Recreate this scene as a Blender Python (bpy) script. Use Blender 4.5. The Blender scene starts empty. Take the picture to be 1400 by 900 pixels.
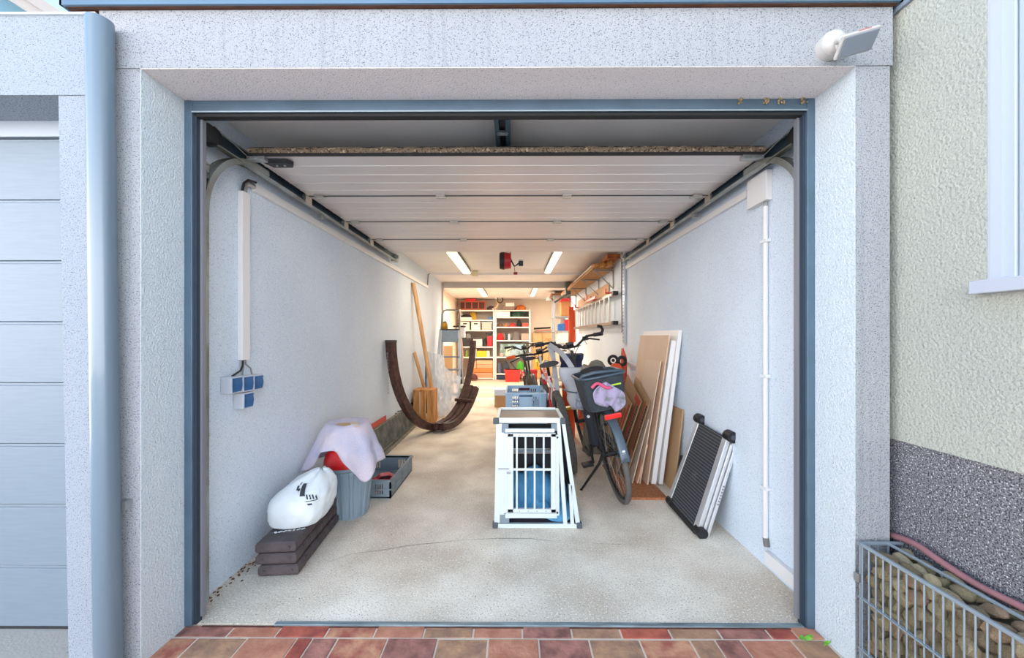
import bpy, bmesh, math, random
from mathutils import Vector, Matrix, Euler, noise
random.seed(7)
S = bpy.context.scene
COL = S.collection
R = math.radians
# ------------------------------------------------------------------ camera, world, exposure
cd = bpy.data.cameras.new('camera'); cam = bpy.data.objects.new('camera', cd); COL.objects.link(cam)
cd.sensor_width = 36; cd.lens = 36*516/1400; cd.shift_y = 10/1400; cd.clip_start = .05
cam.location = (0, 0, 1.206); cam.rotation_euler = (R(90), 0, R(.3)); S.camera = cam
S.view_settings.view_transform = 'Standard'; S.view_settings.look = 'None'
S.view_settings.gamma = 1; S.view_settings.use_curve_mapping = False
S.view_settings.exposure = 0.95
W = bpy.data.worlds.new('sky'); S.world = W; W.use_nodes = True
wn = W.node_tree.nodes; wl = W.node_tree.links
bg = wn['Background']; tc = wn.new('ShaderNodeTexCoord'); sx = wn.new('ShaderNodeSeparateXYZ'); cr = wn.new('ShaderNodeValToRGB')
wl.new(tc.outputs['Generated'], sx.inputs[0]); wl.new(sx.outputs['Z'], cr.inputs[0]); wl.new(cr.outputs[0], bg.inputs[0])
cr.color_ramp.elements[0].position = 0.0; cr.color_ramp.elements[0].color = (1, .965, .97, 1)
cr.color_ramp.elements[1].position = .8; cr.color_ramp.elements[1].color = (.09, .16, .27, 1)
for q_, c_ in ((.16, (.95, .94, .96, 1)), (.30, (.42, .47, .54, 1)), (.45, (.10, .17, .25, 1))):
    e = cr.color_ramp.elements.new(q_); e.color = c_
bg.inputs[1].default_value = 3.9
sun = bpy.data.lights.new('sun', 'SUN'); sun.energy = .25; sun.angle = R(40); sun.color = (1, .97, .95)
so = bpy.data.objects.new('sun', sun); COL.objects.link(so); so.rotation_euler = (R(52), 0, R(-28))
TUBE_POWER = (5.5, 5.5, 38, 38)
S.cycles.diffuse_bounces = 8; S.cycles.max_bounces = 14   # watts of the four tube lamps

# ------------------------------------------------------------------ materials
MATS = {}
def hexc(h):
    h = h.lstrip('#'); c = [int(h[i:i+2], 16)/255 for i in (0, 2, 4)]
    return tuple(x/12.92 if x <= .04045 else ((x+.055)/1.055)**2.4 for x in c) + (1,)
def M(name, col, rough=.6, metal=0, var=0, vs=6, bump=0, bs=60, col2=None, stretch=None, alpha=1, trans=0, rnd=0, detail=3, emit=0, coat=0, thr=None, spec=.5):
    if name in MATS: return MATS[name]
    m = bpy.data.materials.new(name); m.use_nodes = True; n = m.node_tree.nodes; l = m.node_tree.links
    p = n['Principled BSDF']; c = hexc(col) if isinstance(col, str) else col
    p.inputs['Base Color'].default_value = c; p.inputs['Roughness'].default_value = rough; p.inputs['Metallic'].default_value = metal
    p.inputs['Alpha'].default_value = alpha; p.inputs['Transmission Weight'].default_value = trans; p.inputs['Coat Weight'].default_value = coat
    p.inputs['Specular IOR Level'].default_value = spec
    if emit: p.inputs['Emission Color'].default_value = c; p.inputs['Emission Strength'].default_value = emit
    out = None
    if var or bump or rnd:
        t = n.new('ShaderNodeTexCoord'); vec = t.outputs['Object']
        if stretch:
            mp = n.new('ShaderNodeMapping'); mp.inputs['Scale'].default_value = stretch; l.new(vec, mp.inputs[0]); vec = mp.outputs[0]
    if var:
        nt = n.new('ShaderNodeTexNoise'); nt.inputs['Scale'].default_value = vs; nt.inputs['Detail'].default_value = detail; l.new(vec, nt.inputs['Vector'])
        r = n.new('ShaderNodeValToRGB'); l.new(nt.outputs[0], r.inputs[0])
        c2 = hexc(col2) if col2 else tuple(max(0, x*(1-var)) for x in c[:3]) + (1,)
        lo, hi = thr or (.35, .65)
        r.color_ramp.elements[0].position = lo; r.color_ramp.elements[1].position = hi
        r.color_ramp.elements[0].color = c2; r.color_ramp.elements[1].color = c; out = r.outputs[0]
    if rnd:
        oi = n.new('ShaderNodeObjectInfo'); hs = n.new('ShaderNodeHueSaturation')
        ma = n.new('ShaderNodeMapRange'); ma.inputs[3].default_value = 1-rnd; ma.inputs[4].default_value = 1+rnd; l.new(oi.outputs['Random'], ma.inputs[0])
        l.new(ma.outputs[0], hs.inputs['Value'])
        m2 = n.new('ShaderNodeMapRange'); m2.inputs[3].default_value = .5-rnd*.06; m2.inputs[4].default_value = .5+rnd*.06
        mm = n.new('ShaderNodeMath'); mm.operation = 'FRACT'; m3 = n.new('ShaderNodeMath'); m3.operation = 'MULTIPLY'; m3.inputs[1].default_value = 7.31
        l.new(oi.outputs['Random'], m3.inputs[0]); l.new(m3.outputs[0], mm.inputs[0]); l.new(mm.outputs[0], m2.inputs[0]); l.new(m2.outputs[0], hs.inputs['Hue'])
        if out: l.new(out, hs.inputs['Color'])
        else: hs.inputs['Color'].default_value = c
        out = hs.outputs[0]
    if out: l.new(out, p.inputs['Base Color'])
    if bump:
        nb = n.new('ShaderNodeTexNoise'); nb.inputs['Scale'].default_value = bs; nb.inputs['Detail'].default_value = 2; l.new(vec, nb.inputs['Vector'])
        bp = n.new('ShaderNodeBump'); bp.inputs['Strength'].default_value = bump; bp.inputs['Distance'].default_value = .01
        l.new(nb.outputs[0], bp.inputs['Height']); l.new(bp.outputs[0], p.inputs['Normal'])
    MATS[name] = m; return m
def speck(name, base, dark, light=None, scale=150, cover=.42, bump=.5, bscale=120, blotch=None, bl_scale=1.5, streak=False, rough=.9):
    """plaster or stone: base colour, scattered small dark pits, optional light grains, broad blotches, rain streaks"""
    if name in MATS: return MATS[name]
    m = bpy.data.materials.new(name); m.use_nodes = True; n = m.node_tree.nodes; l = m.node_tree.links
    p = n['Principled BSDF']; p.inputs['Roughness'].default_value = rough; p.inputs['Specular IOR Level'].default_value = .25
    t = n.new('ShaderNodeTexCoord')
    def nz(sc, det=2, vec=None):
        a = n.new('ShaderNodeTexNoise'); a.inputs['Scale'].default_value = sc; a.inputs['Detail'].default_value = det; l.new(vec or t.outputs['Object'], a.inputs['Vector']); return a.outputs[0]
    def ramp(src, lo, hi, c0=(0, 0, 0, 1), c1=(1, 1, 1, 1)):
        r = n.new('ShaderNodeValToRGB'); r.color_ramp.elements[0].position = lo; r.color_ramp.elements[1].position = hi
        r.color_ramp.elements[0].color = c0; r.color_ramp.elements[1].color = c1; l.new(src, r.inputs[0]); return r.outputs[0]
    def mix(f, a, b):
        x = n.new('ShaderNodeMix'); x.data_type = 'RGBA'
        if hasattr(f, 'links'): l.new(f, x.inputs[0])
        else: x.inputs[0].default_value = f
        for i, q in ((6, a), (7, b)):
            if hasattr(q, 'links'): l.new(q, x.inputs[i])
            else: x.inputs[i].default_value = q
        return x.outputs[2]
    c = hexc(base)
    if blotch: c = mix(ramp(nz(bl_scale, 5), .38, .66), hexc(blotch), c)
    else: c = mix(0.0, c, c)
    c = mix(ramp(nz(scale), cover-.08, cover), hexc(dark), c)
    if light: c = mix(ramp(nz(scale*.8), .6, .66), c, hexc(light))
    if streak:
        mp = n.new('ShaderNodeMapping'); mp.inputs['Scale'].default_value = (1, 0.02, .012); l.new(t.outputs['Object'], mp.inputs[0])
        c = mix(ramp(nz(45, 4, mp.outputs[0]), .36, .44, (.12, .12, .12, 1), (0, 0, 0, 1)), c, hexc(dark))
    l.new(c, p.inputs['Base Color'])
    bp = n.new('ShaderNodeBump'); bp.inputs['Strength'].default_value = bump; bp.inputs['Distance'].default_value = .006
    l.new(nz(bscale, 3), bp.inputs['Height']); l.new(bp.outputs[0], p.inputs['Normal'])
    MATS[name] = m; return m
stucco = speck('stucco', '#a8aaac', '#62656c', scale=230, cover=.425, bump=.9, bscale=170, blotch='#a1a3a6', streak=True)
reveal = speck('stucco_reveal', '#cfd8dc', '#979da2', scale=200, cover=.39, bump=1, bscale=140)
stucco_n = speck('stucco_neighbour', '#9ba1a9', '#696f79', scale=230, cover=.425, bump=.9, bscale=170)
housew = speck('house_plaster', '#b6b6a9', '#9c9c90', scale=150, cover=.43, bump=1, bscale=110, blotch='#afb0a6')
plinthm = speck('plinth_granite_render', '#7e7c80', '#403f43', '#cfced0', scale=230, cover=.5, bump=.4, bscale=200)
inner = speck('interior_plaster', '#dce7f1', '#a7b1ba', '#e8eff6', scale=160, cover=.39, bump=.5, bscale=120, blotch='#d4dfea')
inner2 = speck('store_plaster', '#efdfcb', '#dccab4', scale=60, cover=.3, bump=.2)
ceilm = speck('ceiling_concrete', '#efece8', '#dad5d0', scale=50, cover=.3, bump=.1, blotch='#e8e3df')
floorm = speck('floor_concrete', '#f7ecda', '#a39583', '#fbf4e8', scale=150, cover=.41, bump=.3, bscale=70, blotch='#d3c3af', bl_scale=2.2, rough=.75)
floor2 = speck('store_floor_concrete', '#c8b9a6', '#a08f7c', scale=60, cover=.33, bump=.2, blotch='#b8a895')
pathm = speck('path_concrete', '#b3a89c', '#8d8378', scale=60, cover=.33, bump=.3)
steel = M('frame_steel', '#5d7283', .45, .35, var=.15, vs=8)
steeld = M('frame_steel_dark', '#33404d', .5, .3)
galv = M('galvanised_steel', '#b9bcbc', .35, .8, var=.25, vs=12)
raild = M('rail_dark', '#3e5463', .4, .7, var=.3, vs=5)
black = M('black_plastic', '#1b1c1f', .5)
rubber = M('black_rubber', '#222224', .75, bump=.2, bs=80)
white = M('white_plastic', '#e9ebed', .4)
alu = M('aluminium', '#d9e3e4', .4, .35)
alub = M('aluminium_bright', '#d5d8da', .3, .75)
wood = M('pine', '#d9b183', .6, var=.3, vs=3, stretch=(8, 8, .8), col2='#c08f5a')
woodo = M('crate_wood', '#d59a57', .6, var=.3, vs=4, stretch=(9, 9, 1), col2='#a86a2e')
woodh = M('timber_honey', '#c98b45', .6, var=.3, vs=4, stretch=(9, 1, 9), col2='#8f5a24')
brownw = M('dark_stained_timber', '#5a382e', .5, var=.45, vs=5, stretch=(5, 5, 5), col2='#33211c')
mdf = M('mdf', '#dbbda1', .7, var=.08, vs=4)
whiteb = M('white_laminate', '#e9e7e4', .35)
osb = M('osb', '#b5764c', .7, var=.3, vs=60, col2='#93552f')
card = M('cardboard', '#b08a63', .8, var=.12, vs=8)
redp = M('red_plastic', '#d42a22', .4); orangep = M('orange_plastic', '#e2541d', .45)
# ------------------------------------------------------------------ mesh builder
def V(*a): return Vector(a)
class B:
    def __init__(s): s.v = []; s.f = []; s.m = []; s.s = []
    def add(s, vs, fs, m=0, sm=False):
        o = len(s.v); s.v += [Vector(q) for q in vs]
        for f in fs: s.f.append([i+o for i in f]); s.m.append(m); s.s.append(sm)
        return s
    def box(s, x0, x1, y0, y1, z0, z1, m=0):
        return s.add([(x0,y0,z0),(x1,y0,z0),(x1,y1,z0),(x0,y1,z0),(x0,y0,z1),(x1,y0,z1),(x1,y1,z1),(x0,y1,z1)],
                     [(0,3,2,1),(4,5,6,7),(0,1,5,4),(1,2,6,5),(2,3,7,6),(3,0,4,7)], m)
    def bx(s, c, d, rz=0, m=0, rx=0, ry=0):
        r = Euler((rx, ry, rz)).to_matrix(); c = Vector(c); a, b, e = d[0]/2, d[1]/2, d[2]/2
        vs = [c + r @ V(x*a, y*b, z*e) for z in (-1, 1) for x, y in ((-1,-1),(1,-1),(1,1),(-1,1))]
        return s.add(vs, [(0,3,2,1),(4,5,6,7),(0,1,5,4),(1,2,6,5),(2,3,7,6),(3,0,4,7)], m)
    def beam(s, p, q, w, h, m=0, up=(0,0,1)):
        p, q = Vector(p), Vector(q); t = (q-p).normalized(); u = Vector(up)
        if abs(t.dot(u)) > .98: u = V(0, 1, 0)
        a = t.cross(u).normalized(); b = a.cross(t).normalized()
        vs = [c + a*w/2*i + b*h/2*j for c in (p, q) for i, j in ((-1,-1),(1,-1),(1,1),(-1,1))]
        return s.add(vs, [(0,3,2,1),(4,5,6,7),(0,1,5,4),(1,2,6,5),(2,3,7,6),(3,0,4,7)], m)
    def tube(s, pts, r, n=8, m=0, closed=False, caps=True):
        pts = [Vector(p) for p in pts]; k = len(pts); rs = r if isinstance(r, (list, tuple)) else [r]*k
        vs = []; ref = None
        for i, p in enumerate(pts):
            if closed: t = (pts[(i+1) % k]-pts[i-1]).normalized()
            else: t = (pts[min(i+1, k-1)]-pts[max(i-1, 0)]).normalized()
            if ref is None: ref = t.orthogonal().normalized()
            ref = (ref - t*ref.dot(t)).normalized(); b = t.cross(ref)
            for j in range(n):
                a = 2*math.pi*j/n; vs.append(p + (ref*math.cos(a)+b*math.sin(a))*rs[i])
        fs = []
        for i in range(k if closed else k-1):
            i2 = (i+1) % k
            for j in range(n): fs.append((i*n+j, i*n+(j+1) % n, i2*n+(j+1) % n, i2*n+j))
        s.add(vs, fs, m, True)
        if caps and not closed: s.add(vs[:n], [tuple(range(n))[::-1]], m); s.add(vs[-n:], [tuple(range(n))], m)
        return s
    def cyl(s, p, q, r, r2=None, n=16, m=0): return s.tube([p, q], [r, r if r2 is None else r2], n, m)
    def lathe(s, c, prof, n=24, m=0, sx=1, sy=1):
        c = Vector(c); vs = []; fs = []
        for r, z in prof:
            for j in range(n): a = 2*math.pi*j/n; vs.append(c+V(r*math.cos(a)*sx, r*math.sin(a)*sy, z))
        for i in range(len(prof)-1):
            for j in range(n): fs.append((i*n+j, i*n+(j+1) % n, (i+1)*n+(j+1) % n, (i+1)*n+j))
        return s.add(vs, fs, m, True)
    def prism(s, poly, vec, m=0):
        k = len(poly); vec = Vector(vec); a = [Vector(p) for p in poly]; b = [p+vec for p in a]
        fs = [tuple(range(k))[::-1], tuple(range(k, 2*k))] + [(i, (i+1) % k, (i+1) % k+k, i+k) for i in range(k)]
        return s.add(a+b, fs, m)
    def grid(s, rows, m=0, wrap=False, sm=True):
        h, w = len(rows), len(rows[0]); vs = [p for r in rows for p in r]; fs = []
        for i in range(h-1):
            for j in range(w if wrap else w-1): j2 = (j+1) % w; fs.append((i*w+j, i*w+j2, (i+1)*w+j2, (i+1)*w+j))
        return s.add(vs, fs, m, sm)
    def sweep(s, pts, nv, w, h, m=0, closed=False):
        pts = [Vector(p) for p in pts]; nv = Vector(nv).normalized(); k = len(pts); vs = []; fs = []
        for i, p in enumerate(pts):
            t = (pts[min(i+1, k-1)]-pts[max(i-1, 0)]).normalized(); b = t.cross(nv).normalized()
            for a, c in ((-1,-1),(1,-1),(1,1),(-1,1)): vs.append(p+nv*a*w/2+b*c*h/2)
        for i in range(k-1):
            for j in range(4): fs.append((i*4+j, i*4+(j+1) % 4, (i+1)*4+(j+1) % 4, (i+1)*4+j))
        fs += [(3,2,1,0), tuple(range(k*4-4, k*4))]
        return s.add(vs, fs, m)
    def ball(s, c, r, n=12, m=0, sc=(1,1,1)):
        c = Vector(c)
        rows = [[c+V(r*sc[0]*math.sin(a)*math.cos(b), r*sc[1]*math.sin(a)*math.sin(b), r*sc[2]*math.cos(a)) for b in [2*math.pi*j/n for j in range(n)]] for a in [math.pi*(i+.02)/(n//2+.04) for i in range(n//2+1)]]
        return s.grid(rows, m, True)
WL = {}
def mesh(b, name, mats, off):
    me = bpy.data.meshes.new(name); me.from_pydata([v-off for v in b.v], [], b.f)
    if not isinstance(mats, (list, tuple)): mats = [mats]
    for m in mats: me.materials.append(m)
    me.polygons.foreach_set('material_index', b.m); me.polygons.foreach_set('use_smooth', b.s)
    bm = bmesh.new(); bm.from_mesh(me); bmesh.ops.recalc_face_normals(bm, faces=bm.faces); bm.to_mesh(me); bm.free(); me.update()
    return me
def link(o, parent=None, bevel=0, solid=0):
    COL.objects.link(o)
    if parent: o.parent = parent
    if bevel:
        md = o.modifiers.new('bevel', 'BEVEL'); md.width = bevel; md.segments = 2; md.limit_method = 'ANGLE'; md.angle_limit = R(40)
    if solid:
        md = o.modifiers.new('solid', 'SOLIDIFY'); md.thickness = solid; md.offset = 0
    return o
def part(root, name, mats, b, bevel=0, solid=0, label=None, kind=None):
    off = WL[root.name]; me = mesh(b, name, mats, off); o = bpy.data.objects.new(name, me)
    link(o, root, bevel, solid); WL[o.name] = off
    if label: o['label'] = label
    if kind: o['kind'] = kind
    return o
def tag(o, label, cat, group=None):
    o['label'] = label; o['category'] = cat
    if group: o['group'] = group
    return o
def thing(name, label, cat, loc=(0,0,0), group=None, local=False, rot=(0,0,0)):
    o = bpy.data.objects.new(name, None); COL.objects.link(o); o.location = loc; o.rotation_euler = rot; o.empty_display_size = .1
    WL[o.name] = V(0,0,0) if local else Vector(loc); return tag(o, label, cat, group)
def solo(name, label, cat, mats, b, bevel=0, solid=0, group=None, kind=None):
    n = len(b.v); c = V(sum(v.x for v in b.v)/n, sum(v.y for v in b.v)/n, min(v.z for v in b.v))
    o = bpy.data.objects.new(name, mesh(b, name, mats, c)); o.location = c; link(o, None, bevel, solid); WL[o.name] = c
    tag(o, label, cat, group)
    if kind: o['kind'] = kind
    return o
def struct(name, mats, b, bevel=0, parent=None):
    if parent: return part(parent, name, mats, b, bevel)
    o = bpy.data.objects.new(name, mesh(b, name, mats, V(0,0,0))); link(o, None, bevel); WL[o.name] = V(0,0,0); o['kind'] = 'structure'; return o
def at(px, py, Y): return V((px-703)/516*Y, Y, 1.206-(py-460)/516*Y)

# ------------------------------------------------------------------ the setting: outside
b = B(); b.box(-1.52, 1.373, 1.375, 1.60, 2.189, 2.40)
wf = struct('wall_front', [stucco, reveal], b)
b = B(); b.box(-1.52, -1.372, 1.379, 1.60, -.1, 2.189)
b.box(1.242, 1.366, 1.379, 1.60, -.1, 2.189)
part(wf, 'pier', stucco, b)
part(wf, 'reveal', reveal, B().box(-1.374, -1.370, 1.3795, 1.60, -.1, 2.19).box(1.240, 1.2425, 1.3795, 1.60, -.1, 2.19))
part(wf, 'soffit', speck('stucco_soffit_bounce', '#f3e9e6', '#bcb3b0', scale=200, cover=.39, bump=1, bscale=140), B().box(-1.371, 1.241, 1.3765, 1.60, 2.1865, 2.1895))  # lintel underside: warm ground bounce put into a paler copy of the stucco
b = B(); b.box(-3.4, -1.522, 1.379, 1.62, 2.094, 2.386)
wn_ = struct('wall_front.001', stucco_n, b)
b = B(); b.add([(-1.64,1.383,-.1),(-1.522,1.383,-.1),(-1.522,1.383,2.094),(-1.68,1.383,2.094),(-1.64,1.62,-.1),(-1.522,1.62,-.1),(-1.522,1.62,2.094),(-1.68,1.62,2.094)], [(0,3,2,1),(4,5,6,7),(0,1,5,4),(1,2,6,5),(2,3,7,6),(3,0,4,7)])
part(wn_, 'pier', stucco_n, b)
part(wn_, 'coping', M('coping_white', '#e2e4e8', .4), B().box(-3.4, -1.53, 1.37, 1.66, 2.386, 2.392))
# neighbour's closed garage door
dn = struct('door_1', M('door_frame_white', '#aeb5bc', .4), B().box(-3.4, -1.66, 1.545, 1.60, 2.03, 2.10))
dpm = M('door_panel_pale', '#79858f', .45, var=.08, vs=40, stretch=(.2, 1, 3), bump=.05, bs=200)
for i in range(8):
    z1 = 2.024-i*.2525; b = B()
    b.box(-3.4, -1.64, 1.552, 1.585, z1-.2515, z1-.012); b.box(-3.4, -1.64, 1.5545, 1.585, z1-.012, z1-.001)
    part(dn, 'panel', dpm, b, .002)
part(dn, 'bottom_seal', rubber, B().box(-3.4, -1.64, 1.55, 1.59, -.02, .006))
part(dn, 'backing', steel, B().box(-3.4, -1.60, 1.587, 1.60, -.02, 2.03))
# roof edge
met = M('fascia_metal', '#62788a', .35, .5, var=.1, vs=3); metu = M('soffit_board', '#7a4f3a', .8, var=.4, vs=20, stretch=(1, 6, 6))
b = B(); b.box(-1.64, 1.388, 1.352, 1.36, 2.402, 2.60); b.box(1.38, 1.388, 1.352, 4.0, 2.402, 2.60); b.box(-1.64, -1.632, 1.352, 4.0, 2.402, 2.60)
rf = struct('trim_1', met, b)
part(rf, 'soffit', metu, B().box(-1.632, 1.38, 1.36, 1.8, 2.403, 2.412))
part(rf, 'roof_slab', steeld, B().box(-1.632, 1.38, 1.36, 11.3, 2.44, 2.58))
# neighbour roof beyond the wall (beige barge board and glazing)
b = B(); b.beam((-3.97, 2.6, 3.905), (-2.6, 2.6, 3.02), .30, .105, up=(0, 0, 1)); b.beam((-3.97, 2.44, 3.945), (-2.6, 2.44, 3.06), .03, .06, up=(0, 0, 1))
tr2 = struct('trim_2', M('barge_board', '#8d8781', .6), b)
b = B(); b.prism([(-4.4, 2.7, 2.3), (-2.6, 2.7, 2.3), (-2.6, 2.7, 2.97), (-3.97, 2.7, 3.855), (-4.4, 2.7, 3.855)], (0, .05, 0))
part(tr2, 'gable_cladding', M('canopy_teal', '#4d7382', .3), b)
# house on the right
b = B(); b.box(1.40, 1.46, 1.125, 6, .827, 4.2); b.box(1.40, 1.46, -.9, 1.125, .827, 1.352); b.box(1.40, 1.46, -.9, -.1, 1.352, 4.2); b.box(1.40, 1.46, -.1, 1.125, 2.75, 4.2)
hw = struct('wall_house', housew, b)
part(hw, 'plinth', plinthm, B().box(1.408, 1.46, -.9, 6, -.1, .827))
part(hw, 'flashing', M('flashing_metal', '#8c99a6', .4, .2), B().box(1.388, 1.399, .7, 4.5, 2.385, 2.43))
b = B(); b.box(1.433, 1.48, 1.085, 1.124, 1.37, 2.75); b.box(1.44, 1.48, -.1, 1.085, 1.37, 1.41)
wd = struct('window_1', M('window_frame_white', '#b3bac4', .35), b, .003)
part(wd, 'reveal', M('reveal_plaster_white', '#b4b7c0', .8), B().box(1.402, 1.475, 1.118, 1.1245, 1.37, 2.75))
part(wd, 'shutter', M('shutter_white', '#acb9bf', .35), B().box(1.437, 1.46, .62, 1.083, 1.372, 2.75).box(1.437, 1.46, .1, .61, 1.372, 2.75), .004)
b = B(); b.box(1.358, 1.45, -.1, 1.136, 1.331, 1.37)
part(wd, 'window_sill', M('sill_metal', '#b4b8c2', .35), b, .003)
# ground outside
pav = [M('paver_%d' % i, c, .85, var=.5, vs=14, col2=d, bump=.25, bs=70) for i, (c, d) in enumerate((('#cb8d70', '#b07058'), ('#c0926f', '#96715c'), ('#b87c6c', '#7d5249'), ('#d39a76', '#a55a4b'), ('#c2664f', '#94473d')))]
pv = struct('pavement', M('joint_sand', '#d9c8b4', .95, bump=.3, bs=200), B().box(-1.63, 2.0, -6, 1.585, -.12, -.004))
def paver(x0, x1, y0, y1, k):
    part(pv, 'paver', pav[k], B().box(x0+.003, x1-.003, y0+.003, y1-.003, -.06, random.uniform(-.003, .001)), .003)
x = -1.37; widths = [.21, .197, .2, .197, .2, .2, .2, .2, .2, .2, .2, .2, .105, .2]
for i, w in enumerate(widths):
    x2 = min(x+w, 1.24); paver(x, x2, 1.508, 1.572, (2, 0, 4, 3, 0, 1, 0, 2, 1, 4, 1, 2, 4, 0)[i])
    x = x2
    if x >= 1.239: break
for r_ in range(6):
    y1 = 1.506-r_*.2; y0 = y1-.198; x = -1.375 if r_ == 0 else -1.62
    seq = [.11, .2, .2, .062, .1, .2, .2, .2, .2, .2, .2, .2, .1, .1, .2, .2, .1] if r_ % 2 == 0 else [.2, .1, .2, .2, .2, .06, .2, .2, .2, .2, .1, .2, .2, .2, .2, .2, .2]
    xe = 1.23
    ks = (3, 1, 0, 4, 2, 3, 2, 1, 0, 2, 1, 3, 1, 2, 0, 1, 2)
    for i, w in enumerate(seq):
        x2 = min(x+w, xe)
        if x2-x > .03: paver(x, x2, y0, y1, ks[(i+r_*3) % 17])
        x = x2
        if x >= xe-.001: break
struct('ground', M('paving_bounce_pale', '#d3c9c0', .9, var=.2, vs=3, bump=.2, bs=30), B().box(-14, 2.0, -16, -6, -.14, -.02).box(2.0, 14, -16, 1.2, -.14, -.02).box(-14, -1.63, -16, -.2, -.14, -.02))  # unseen ground, colour paled from brick to bounce more light back
struct('path', pathm, B().box(-6, -1.632, -.2, 1.60, -.12, -.004))

# ------------------------------------------------------------------ the setting: garage shell
fl = struct('floor', floorm, B().box(-1.45, 1.35, 1.578, 7.45, -.14, 0))
cb = B(); pts = [(-.99, 2.01), (-.9, 2.09), (-.75, 2.12), (-.62, 2.17), (-.45, 2.2), (-.3, 2.23), (-.1, 2.25), (.1, 2.25), (.25, 2.22), (.45, 2.2), (.62, 2.19)]
cb.grid([[V(x_, y_+d+random.uniform(-.004, .004), .0012) for x_, y_ in pts] for d in (-.0012, .0012)])
part(fl, 'crack', M('crack_dark', '#857f79', .9), cb)
part(fl, 'threshold_strip', M('threshold_metal', '#8fa0a6', .45, .4, var=.4, vs=9, stretch=(1, 8, 8)), B().box(-1.0, 1.2, 1.566, 1.586, -.03, .006), .002)
part(fl, 'threshold_joint', M('rust_joint', '#6e3c31', .9, var=.5, vs=30), B().box(-1.3, 1.2, 1.560, 1.569, -.03, -.001))
db = B()
for i in range(70):
    y_ = random.uniform(1.62, 2.2); x_ = -1.415+abs(random.gauss(0, .025)); r_ = random.uniform(.002, .006)
    db.ball((x_, y_, r_*.5), r_, 6, sc=(1, 1.4, .5))
for i in range(40):
    x_ = random.uniform(-1.2, 1.2); y_ = random.uniform(1.65, 3); r_ = random.uniform(.0012, .003); db.ball((x_, y_, r_*.4), r_, 6, sc=(1, 1.4, .5))
part(fl, 'dirt', M('dirt_brown', '#6b4c33', .95), db, kind='stuff')
lf = B()
for x_, y_, a in ((-1.395, 1.72, .3), (-1.40, 1.79, 1.2), (-1.39, 1.98, .8), (-1.36, 2.02, 2.0)):
    d = V(math.cos(a), math.sin(a), 0)*.014; e_ = V(-math.sin(a), math.cos(a), 0)*.007; c = V(x_, y_, .006)
    lf.add([c-d, c+e_+V(0,0,.004), c+d, c-e_], [(0,1,2,3)])
part(fl, 'dry_leaves', M('dry_leaf', '#8a5a2c', .8), lf, kind='stuff')
struct('floor.001', floor2, B().box(-1.75, 1.35, 7.45, 11.1, -.14, -.002))
struct('ceiling', ceilm, B().box(-1.85, 1.45, 1.60, 11.2, 2.27, 2.36))
struct('wall_left', inner, B().box(-1.52, -1.42, 1.60, 7.35, -.1, 2.30))
struct('wall_right', inner, B().box(1.32, 1.385, 1.60, 11.1, -.1, 2.30))
struct('wall_left.001', inner2, B().box(-1.75, -1.64, 7.35, 11.1, -.1, 2.30).box(-1.64, -1.41, 7.35, 7.45, -.1, 2.27))
struct('wall_back', inner2, B().box(-1.75, 1.385, 11.0, 11.1, -.1, 2.30))
grey = M('opening_frame_grey', '#b9b2ac', .6)
b = B(); b.box(-1.42, -1.385, 7.38, 7.46, 0, 2.27); b.box(-1.385, 1.32, 7.38, 7.46, 2.155, 2.27)
struct('trim_3', grey, b, .01)

# ------------------------------------------------------------------ garage door frame
fr = thing('garage_door_frame', 'blue-grey steel frame lining the garage opening', 'door frame', (-.065, 1.56, 0)); 
def jamb(x0, x1, s):
    b = B(); b.box(x0, x1, 1.56, 1.60, 0, 2.188)
    return b
part(fr, 'jamb', steel, jamb(-1.370, -1.338, 1), .002); part(fr, 'jamb', steel, jamb(1.208, 1.240, -1), .002)
part(fr, 'jamb_inner', steeld, B().box(-1.338, -1.328, 1.572, 1.60, 0, 2.13).box(1.198, 1.208, 1.572, 1.60, 0, 2.13))
part(fr, 'jamb_lip', M('jamb_lip_grey', '#8d8f96', .4, .4), B().box(-1.330, -1.318, 1.590, 1.61, .02, 2.128).box(1.188, 1.200, 1.590, 1.61, .02, 2.128))
part(fr, 'head', steel, B().box(-1.338, 1.208, 1.562, 1.60, 2.138, 2.187), .002)
part(fr, 'head_lip', M('head_lip', '#a8b7bf', .4, .4), B().box(-1.338, 1.208, 1.558, 1.562, 2.136, 2.141))
part(fr, 'head_seal', rubber, B().box(-1.33, 1.2, 1.57, 1.60, 2.124, 2.137))
nb = B()
for x_ in (.93, 1.04, 1.10, 1.195):
    for k in range(9): nb.ball((x_+random.uniform(-.012, .012), 1.558, 2.176+random.uniform(-.012, .01)), random.uniform(.003, .006), 6)
part(fr, 'mud_nest', M('mud_tan', '#a08a63', .95), nb, kind='stuff')
# ------------------------------------------------------------------ sectional door, pushed up under the ceiling
pm = M('door_inside_lacquer', '#e2dad6', .35, .15, var=.04, vs=3, spec=.6); linem = M('door_rib_line', '#e9e4df', .3, .2)
dr = thing('sectional_door', 'raised sectional garage door lying open under the ceiling', 'garage door', (-.05, 1.86, 2.106))
DX0, DX1 = -1.315, 1.235
for i in range(4):
    y0 = 1.875+i*.54; b = B(); b.box(DX0, DX1, y0, y0+.532, 2.106, 2.146, 0)
    for k in (.11, .22, .33, .44): b.box(DX0, DX1, y0+k, y0+k+.006, 2.1035, 2.106, 1)
    part(dr, 'panel', [pm, linem], b)
dirt = speck('seal_debris', '#8d7a66', '#4a3c30', '#c9b296', scale=90, cover=.45, bump=1, bscale=90)
b = B(); n_ = 140
rows = []
for zf in (0, .33, .66, 1):
    rows.append([V(DX0+(DX1-DX0)*i/n_, 1.862-.008*math.sin(zf*3.1)+random.uniform(-.003, .003), 2.113+zf*.028+random.uniform(-.0025, .0025)) for i in range(n_+1)])
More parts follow.
